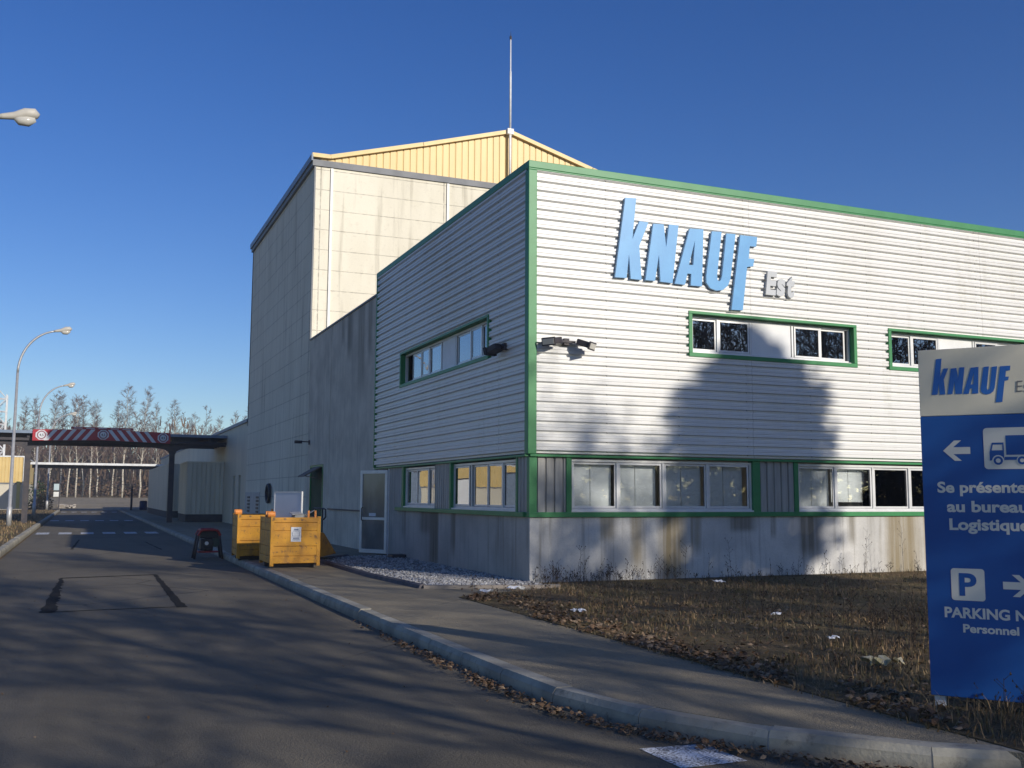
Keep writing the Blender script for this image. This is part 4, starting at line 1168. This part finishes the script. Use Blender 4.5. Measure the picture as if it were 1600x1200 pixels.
flatp(b, circ(.036), .006, 0); flatp(b, circ(.029), .0075, 1); flatp(b, circ(.014), .009, 0)
b.build('lorry_pictogram', [M['sign_text'], M['sign_blue']], pn, fix=False)
b = MB(); flatp(b, rrect(.168, .392, .915, 1.145, .022), .003, 0); add_text(b, 'P', PS, .222, .338, .955, .150, .005, .03, 1); b.build('parking_pictogram', [M['sign_text'], M['sign_blue']], pn, fix=False)

# ------------------------------------------------------------------ grass, weeds, leaves, litter
def blade(mb, x, y, z, h, w, lean, yaw):
    dx, dy = math.cos(yaw), math.sin(yaw); px, py = -dy*w/2, dx*w/2
    mx, my = x+dx*lean*.35, y+dy*lean*.35; ex, ey = x+dx*lean, y+dy*lean
    mb.add([(x-px, y-py, z), (x+px, y+py, z), (mx+px*.7, my+py*.7, z+h*.6), (mx-px*.7, my-py*.7, z+h*.6), (ex, ey, z+h)], [(0,1,2,3), (3,2,4)])
b = MB()
n_ = 0
while n_ < 26000:
    x = random.uniform(-2.1, 11); y = random.uniform(-13.2, 0)
    if random.random() < (x-3)/9: continue
    if not inside(x, y, verge_poly) and not (x > -2.12 and -11.6 < y < -2.2): continue
    dn = mnoise.noise((x*.8, y*.8, 1.7))+.5*mnoise.noise((x*2.6, y*2.6, 4))
    if dn < -.30+random.random()*.35: continue
    h = random.uniform(.02, .075)*(1+.9*max(0, dn)); 
    if x < -1.6: h *= .6
    blade(b, x, y, .143, h, random.uniform(.006, .014), random.uniform(0, .09), random.uniform(0, 6.283)); n_ += 1
# rank growth round the foot of the totem
for k in range(1700):
    x = random.gauss(-1.0, .5); y = random.gauss(-11.5, .42)
    if not inside(x, y, verge_poly): continue
    blade(b, x, y, .14, random.uniform(.04, .15), random.uniform(.004, .010), random.uniform(0, .16), random.uniform(0, 6.283))
for k in range(7000):
    y = 14+abs(random.gauss(0, 1))*34; x = -9.42-random.random()*5
    if y > 92: continue
    blade(b, x, y, .12, random.uniform(.05, .16), random.uniform(.015, .04), random.uniform(0, .1), random.uniform(0, 6.283))
o = b.build('dry_grass', M['drygrass'], fix=False); tag(o, 'short brown winter grass on the verge in front of the plinth', 'grass', None, 'stuff')
def weed(mb, x, y, z, h, br):
    top = Vector((x+random.uniform(-.08, .08)*h, y+random.uniform(-.08, .08)*h, z+h))
    mid = Vector((x, y, z)).lerp(top, .5)+Vector((random.uniform(-.02, .02), 0, 0))
    mb.tube([(x, y, z), mid, top], [.004, .003, .002], 3, cap=False)
    for k in range(br):
        f = random.uniform(.35, 1); p = Vector((x, y, z)).lerp(top, f); a = random.uniform(0, 6.28); L = random.uniform(.04, .13)*(.5+h)
        e = p+Vector((math.cos(a)*L*.7, math.sin(a)*L*.7, L*.7)); mb.tube([p, e], [.0022, .0015], 3, cap=False)
        s_ = random.uniform(.005, .012); mb.add([e+Vector((s_,0,0)), e+Vector((0,s_,0)), e+Vector((-s_,0,0)), e+Vector((0,-s_,0)), e+Vector((0,0,s_*1.6)), e-Vector((0,0,s_))], [(0,1,4),(1,2,4),(2,3,4),(3,0,4),(1,0,5),(2,1,5),(3,2,5),(0,3,5)])
b = MB()
for k in range(150):
    x = random.choice((abs(random.gauss(.6, 1.2)), random.uniform(.05, 9)))+.06; weed(b, x, random.uniform(-.55, -.06), .14, random.choice((.1, .16, .22, .34))*random.uniform(.7, 1.3), random.randint(2, 8))
for x, y, h in ((.36,-.2,.33),(.92,-.15,.62),(3.05,-.2,.62),(4.05,-.25,.66),(7.0,-.5,.9),(7.9,-.6,.95)): weed(b, x, y, .14, h, 9)
for k in range(70): weed(b, random.gauss(.8, .5), random.gauss(-8.0, .8), .14, random.uniform(.2, .55), 7)
for k in range(110): weed(b, random.uniform(-1.7, 7), random.uniform(-10.5, -1.5), .14, random.uniform(.12, .4), 6)
for k in range(60): weed(b, random.gauss(-.7, .45), random.gauss(-11.5, .35), .14, random.uniform(.1, .28), 6)
o = b.build('dead_weeds', M['drystalk'], fix=False); tag(o, 'dark dead seed stalks along the foot of the plinth and in the grass', 'weeds', None, 'stuff')
b = MB()
def leaf(mb, x, y, z, s_):
    q = Matrix.Rotation(random.uniform(0, 6.28), 3, 'Z') @ Matrix.Rotation(random.uniform(-.7, .7), 3, 'X') @ Matrix.Rotation(random.uniform(-.6, .6), 3, 'Y')
    pts = [(-s_, 0, 0), (-.35*s_, -.55*s_, .25*s_), (.5*s_, -.45*s_, .1*s_), (s_, 0, .2*s_), (.45*s_, .5*s_, .3*s_), (-.4*s_, .5*s_, .05*s_)]
    mb.add([q @ Vector(p)+Vector((x, y, z)) for p in pts], [(0,1,4,5), (1,2,3,4)])
for k in range(3000):          # band of leaves where the verge meets the pavement
    y = random.uniform(-11.4, -1.7); x = -1.98+abs(random.gauss(0, .38))-.06
    if mnoise.noise((x*1.2, y*1.2, 9)) < -.25+random.random()*.3: continue
    leaf(b, x, y, .155+random.random()*.03, random.uniform(.016, .045))
for k in range(4200):
    x = random.uniform(-1.6, 6); y = random.uniform(-11.5, -.5)
    if random.random() < (x+1.6)/8: continue
    leaf(b, x, y, .16+random.random()*.03, random.uniform(.014, .034))
gk = resample([p for p in offset_path(kpath, -.10)], .01)
for p in gk:
    if p.y > -3 or p.x > 3: continue
    dn = .55+.6*mnoise.noise((p.x*1.4, p.y*1.4, 3))
    f = min(1, (-3-p.y)/3.5)
    for q in range(2 if p.y > -6 else 4):
        if random.random() < dn*f*.7: leaf(b, p.x+random.gauss(-.02, .055), p.y+random.gauss(-.02, .055), .012+random.random()*.03, random.uniform(.012, .032))
for k in range(160): leaf(b, random.uniform(-9, -4), random.uniform(-13, 8), .008, random.uniform(.008, .018))
o = b.build('leaf_litter', M['leaves'], fix=False); tag(o, 'brown fallen leaves drifted along the kerb and the verge edge', 'leaves', None, 'stuff')
def crumple(name, x, y, z, s_, mat, label, cat):
    b = MB(); n = 6; rx, ry = s_, s_*.6
    for j in range(n):
        for i in range(n):
            b.v.append((x+(i/(n-1)-.5)*2*rx+random.uniform(-.2, .2)*rx, y+(j/(n-1)-.5)*2*ry+random.uniform(-.2, .2)*ry, z+random.uniform(0, .55)*s_))
    for j in range(n-1):
        for i in range(n-1): b.f.append((j*n+i, j*n+i+1, (j+1)*n+i+1, (j+1)*n+i)); b.m.append(0)
    o = b.build(name, mat, fix=False); tag(o, label, cat); return o
crumple('litter_paper', -.23, -8.11, .24, .062, M['litter'], 'bright white paper scrap caught in weeds in the middle of the verge', 'litter')
crumple('wrapper', -.64, -9.23, .17, .15, M['litter_yellow'], 'crumpled yellowish wrapper lying in the grass left of the totem', 'litter')
crumple('litter_paper', 2.85, -1.61, .20, .10, M['litter'], 'white crumpled scrap lying near the plinth', 'litter')
crumple('litter_paper', -1.35, -4.6, .18, .09, M['litter'], 'white scrap among leaves at the left tip of the verge', 'litter')
crumple('litter_paper', -.75, -1.15, .155, .12, M['litter'], 'flat white scrap on the ground at the building corner', 'litter')
crumple('litter_paper', -1.35, -1.35, .145, .10, M['litter'], 'flat white scrap on the pavement by the gravel edging', 'litter')
crumple('litter_paper', .9, -5.7, .17, .07, M['litter'], 'small pale scrap in the grass before the shaded strip', 'litter')

# ------------------------------------------------------------------ trees
def grow_tree(H, seed, n_br, n_sub, n_twig, r0, spread, low, tw, sides=5, up=.75):
    rnd = random.Random(seed)
    T = MB(); W = MB()
    n = 9; tp = [Vector((0,0,0))]
    lean = Vector((rnd.uniform(-.06, .06), rnd.uniform(-.06, .06), 0))
    for i in range(1, n+1):
        tp.append(Vector((0,0,H*i/n))+lean*H*(i/n)**1.5+Vector((rnd.uniform(-.012, .012)*H, rnd.uniform(-.012, .012)*H, 0)))
    T.tube(tp, [r0*(1-.93*(i/n)**.9) for i in range(n+1)], sides+2)
    def at(f):
        x = f*n; i = min(n-1, int(x)); return tp[i].lerp(tp[i+1], x-i)
    for k in range(n_br):
        f = low+(1-low)*((k+rnd.random())/n_br)**.9
        f = min(f, .985); p = at(f); a = rnd.uniform(0, 6.283)
        L = spread*H*(1-.75*((f-low)/(1-low)))*rnd.uniform(.6, 1.1)
        d = Vector((math.cos(a), math.sin(a), up*rnd.uniform(.6, 1.5))).normalized()
        bp_ = [p]
        for s_ in range(4):
            d = (d+Vector((rnd.uniform(-.22, .22), rnd.uniform(-.22, .22), rnd.uniform(-.05, .22)))).normalized(); bp_.append(bp_[-1]+d*L/4)
        rb_ = max(tw*1.5, r0*.36*(1-f*.8))
        T.tube(bp_, [rb_, rb_*.75, rb_*.55, rb_*.38, tw], sides-1, cap=False)
        for j in range(n_sub):
            g = rnd.uniform(.25, 1)*4; i = min(3, int(g)); q = bp_[i].lerp(bp_[i+1], g-i)
            a2 = rnd.uniform(0, 6.283); d2 = (d*.8+Vector((math.cos(a2), math.sin(a2), rnd.uniform(-.2, .7)))).normalized(); L2 = L*rnd.uniform(.25, .5)+.25
            e1 = q+d2*L2*.5; d3 = (d2+Vector((rnd.uniform(-.3, .3), rnd.uniform(-.3, .3), rnd.uniform(-.3, .3)))).normalized(); e2 = e1+d3*L2*.5
            W.tube([q, e1, e2], [tw*1.2, tw*.9, tw*.4], 3, cap=False)
            for m_ in range(n_twig):
                h = rnd.uniform(.2, 1); s0 = q.lerp(e1, h*2) if h < .5 else e1.lerp(e2, h*2-1)
                dd = (d3+Vector((rnd.uniform(-1, 1), rnd.uniform(-1, 1), rnd.uniform(-.7, .7)))).normalized(); LL = L2*rnd.uniform(.35, .85)
                e = s0+dd*LL; sd_ = dd.cross(Vector((rnd.uniform(-1, 1), rnd.uniform(-1, 1), .3))).normalized()*tw*.8
                W.add([s0-sd_, s0+sd_, e], [(0,1,2)])
    return T, W
def make_tree(name, TW, loc, mats, label, group, cat='tree', rz=0, sc=1):
    t = thing(name, loc, label, cat, group, rz, True)
    tr = TW[0].build('trunk', mats[0], t, smooth=True, fix=False); cr = TW[1].build('crown', mats[1], t, fix=False)
    t.scale = (sc, sc, sc)
    return t
BG = 'white-stemmed birches at the edge of the wood'
protos = []
for s_ in range(4):
    protos.append(grow_tree(15.5, 100+s_, 40, 6, 9, .15, .19, .33, .014, up=1.1))
spots = [(-13.9,153,.95,0,'slim birch between the yellow hall and the canopy post'),(-12.0,154,1.0,1,None),(-10.4,156,1.02,2,None),(-9.4,153,.98,3,'pale leaning birch just right of the farthest lamp'),(-8.2,152,.95,0,None),(-7.3,155,1.0,1,'bright birch left of the board\'s middle limit sign'),(-6.2,152.5,.9,2,None),(-5.1,157,.95,3,None),(-2.9,158,.98,1,None),(-1.6,152,1.1,0,'tall bright birch rising right of the board\'s middle limit sign'),(.9,152.5,1.08,2,'tall bright birch above the right half of the striped board'),(3.6,158,.95,3,None),(5.9,154,.99,1,'broad-crowned birch above the right end of the striped board'),(9.3,156,.86,0,'birch showing above the canopy roof right of the board'),(12.9,157,.84,2,None),(15.8,155,.88,3,'shorter birch showing beside the tall hall wall'),(18.5,156,.98,1,None),(-16.6,156,.95,3,None),(-19.5,155,1.0,2,None),(-22.5,157,1.0,0,None)]
first = {}
for i, (x, y, sc, k, lb) in enumerate(spots):
    lb2 = lb or 'slender white-stemmed birch among others at the edge of the wood'
    if k not in first:
        t = first[k] = make_tree('birch_tree', protos[k], (x, y, 1.0), (M['birch'], M['twig']), lb2, BG, sc=sc)
    else:
        t = copy_tree(first[k]); t.location = (x, y, 1.0); t.scale = (sc, sc, sc); t['label'] = lb2
    t.rotation_euler = (0, 0, random.uniform(0, 6.28))
# the wood behind
lowp = [grow_tree(14.5, 300+s_, 13, 4, 6, .13, .17, .35, .028, 4) for s_ in range(5)]
b = MB()
for k in range(300):
    x = random.uniform(-75, 70); y = random.uniform(158, 215); T, W = random.choice(lowp); sc = random.uniform(.65, 1.05); a = random.uniform(0, 6.28); ca, sa = math.cos(a)*sc, math.sin(a)*sc
    for src, mi in ((T, 0 if random.random() < .5 else 2), (W, 1)):
        b.add([(x+p[0]*ca-p[1]*sa, y+p[0]*sa+p[1]*ca, 1.1+p[2]*sc) for p in src.v], src.f, mi)
o = b.build('wood', [M['birch'], M['twig'], M['bark']], fix=False); tag(o, 'bare winter wood behind the row of birches', 'wood', None, 'stuff')
b = MB()
def leafquad(mb, c, s_):
    q = Matrix.Rotation(random.uniform(0, 6.28), 3, 'Z') @ Matrix.Rotation(random.uniform(-1.4, 1.4), 3, 'X')
    mb.add([q @ Vector(p)+c for p in ((-s_,-s_*.6,0),(s_*.8,-s_*.5,0),(s_,s_*.6,0),(-s_*.7,s_*.5,0))], [(0,1,2,3)])
for k in range(14000):
    x = random.uniform(-60, 60); y = random.uniform(152.5, 178); hh = 1.5+3.5*max(0, mnoise.noise((x*.25, y*.25, 2))+.45)
    leafquad(b, Vector((x, y, 1.05+random.random()**1.6*hh)), random.uniform(.10, .28))
for k in range(42000):
    x = random.uniform(-90, 75); y = random.uniform(168, 225); c = Vector((x, y, 1.3+random.random()**1.5*(10.5+5.5*mnoise.noise((x*.11, y*.05, 5))))); h_ = random.uniform(.5, 1.3); w_ = random.uniform(.05, .16)
    tx, ty = random.uniform(-.45, .45), random.uniform(-.45, .45)
    b.add([c+Vector((-w_, 0, -h_)), c+Vector((w_, 0, -h_)), c+Vector((w_*.5+tx, ty, h_)), c+Vector((-w_*.5+tx, ty, h_))], [(0,1,2,3)])
o = b.build('undergrowth', M['brush'], fix=False); tag(o, 'brown brambles and brush at the foot of the birches', 'undergrowth', None, 'stuff')
def bush(loc, r, h, mat, n, label, stems=5):
    t = thing('bush', loc, label, 'bush', None, 0, True)
    b = MB(); 
    for k in range(stems):
        a = random.uniform(0, 6.28); b.tube([(0,0,0), (math.cos(a)*r*.3, math.sin(a)*r*.3, h*.5), (math.cos(a)*r*.6, math.sin(a)*r*.6, h*.85)], [.03, .02, .01], 4)
    b.build('stems', M['bark'], t)
    b = MB()
    for k in range(n):
        while True:
            p = Vector((random.uniform(-1, 1), random.uniform(-1, 1), random.uniform(0, 1)))
            if p.x**2+p.y**2+(p.z*1.05-.1)**2 < 1 and mnoise.noise(p*2.2+Vector(loc)) > -.22: break
        leafquad(b, Vector((p.x*r, p.y*r, p.z*h)), random.uniform(.05, .12)*(r**.5))
    b.build('foliage', mat, t, fix=False)
bush((-11.6, 100, .1), 1.2, 3.0, M['greenbush'], 900, 'dark green bush behind the post of the striped canopy')
bush((-10.8, 97.5, .1), .9, 1.9, M['drygrass'], 700, 'tawny dry bush in front of the dark green one')
bush((-17.3, 125, .4), 2.2, 3.4, M['brush'], 900, 'brown thicket at the right end of the yellow hall')

# trees standing on the verge behind and to the right of the view; they throw the shade seen in it
def shade_tree(loc, H, seed, label, spread=.30, low=.18, nb=30, rz=0, tw=.014):
    return make_tree('bare_tree', grow_tree(H, seed, nb, 7, 8, H*.013, spread, low, tw), loc, (M['bark'], M['twig']), label, None, 'tree', rz)
b1 = shade_tree((1.6, -24.5, .12), 12.5, 11, 'leafless tree on the verge across the road behind the photographer', .32, .18, 40, 0, .022)
b2 = shade_tree((4.2, -26.5, .12), 13.5, 12, 'second leafless tree behind the photographer, taller than its neighbour', .30, .2, 40, 0, .022)
b8 = shade_tree((-1.2, -25.5, .12), 10.5, 18, 'shorter leafless tree nearest the road bend behind the photographer', .34, .18, 36, 0, .016)
b3 = shade_tree((14.4, -33.0, .12), 15.4, 13, 'tall leafless tree far back on the verge across the road', .26, .3, 60, 0, .026)
b4 = shade_tree((8.6, -25.0, .12), 15.5, 14, 'wide leafless tree near the evergreen', .36, .3, 44)
b7 = shade_tree((12.6, -25.5, .12), 12.4, 17, 'leafless tree between the evergreen and the road, dappling the plinth', .34, .25, 46, 0, .016)
b5 = shade_tree((27, -31, .12), 14, 15, 'leafless tree to the right across the road, mirrored in the upper windows', .3, .15, 36)
b6 = shade_tree((35, -34, .12), 15, 16, 'far right leafless tree across the road, mirrored in the upper windows', .3, .15, 36)
def evergreen(loc, label, seed, H, rmax, n, z0):
    rnd = random.Random(seed)
    t = thing('evergreen_tree', loc, label, 'tree', None, 0, True)
    b = MB(); b.tube([(0,0,0), (0,0,H*.9)], [.24, .04], 8); b.build('trunk', M['bark'], t, smooth=True)
    b = MB()
    for k in range(n):
        z = rnd.random()**.85
        r = rmax*min(1, 2.8*max(0, 1-z)**.83)*(1-.10*z); a = rnd.uniform(0, 6.283)
        rr = r*(rnd.uniform(.95, 1.32) if rnd.random() < .13 else math.sqrt(rnd.random()))*(1+.12*mnoise.noise((math.cos(a)*1.5, math.sin(a)*1.5, z*9)))
        if z < .38 and mnoise.noise((math.cos(a)*rr*.9, math.sin(a)*rr*.9, z*14+seed)) < -.05: continue
        leafquad(b, Vector((rr*math.cos(a), rr*math.sin(a), z0+z*(H-z0))), rnd.uniform(.10, .22))
    b.build('crown', M['needles'], t, fix=False)
    return t
evergreen((15.98, -27.8, .12), 'dense round-topped evergreen across the road behind the camera', 5, 16.4, 1.58, 10500, 11.0)
evergreen((15.6, -22.6, .12), 'broad low evergreen thicket across the road, shading the grass', 9, 8.7, 3.6, 5600, .6)

# wood and brush across the road to the right, seen only mirrored in the office windows
b = MB()
for k in range(170):
    x = random.uniform(30, 85); y = random.uniform(-60, -38); T, W = random.choice(lowp); sc = random.uniform(1.0, 1.55); a = random.uniform(0, 6.28); ca, sa = math.cos(a)*sc, math.sin(a)*sc
    for src, mi in ((T, 2), (W, 1)):
        b.add([(x+p[0]*ca-p[1]*sa, y+p[0]*sa+p[1]*ca, .1+p[2]*sc) for p in src.v], src.f, mi)
o = b.build('wood', [M['birch'], M['twig'], M['bark']], fix=False); tag(o, 'bare wood across the road, mirrored in the office windows', 'wood', None, 'stuff')
b = MB()
for k in range(6000):
    x = random.uniform(12, 85); y = random.uniform(-62, -44); leafquad(b, Vector((x, y, .1+random.random()**1.2*4.2)), random.uniform(.2, .5))
o = b.build('undergrowth', M['brush'], fix=False); tag(o, 'brown brush across the road, mirrored in the office windows', 'undergrowth', None, 'stuff')

# the winter air between the camera and the wood
b = MB(); b.box(-120, 110, -75, 240, -1.2, 24.0)
hz_ = b.build('haze', bpy.data.materials.new('thin_winter_haze')); hz_['kind'] = 'stuff'
hz_['label'] = 'thin pale winter haze over the whole site'; hz_['category'] = 'haze'
hm = hz_.data.materials[0]; hm.use_nodes = True; hm.node_tree.nodes.clear()
_o = hm.node_tree.nodes.new("ShaderNodeOutputMaterial"); _v = hm.node_tree.nodes.new("ShaderNodeVolumePrincipled")
_v.inputs['Color'].default_value = (.82,.88,.96,1); _v.inputs['Density'].default_value = 0.0009; _v.inputs['Anisotropy'].default_value = 0.1
hm.node_tree.links.new(_v.outputs[0], _o.inputs['Volume'])
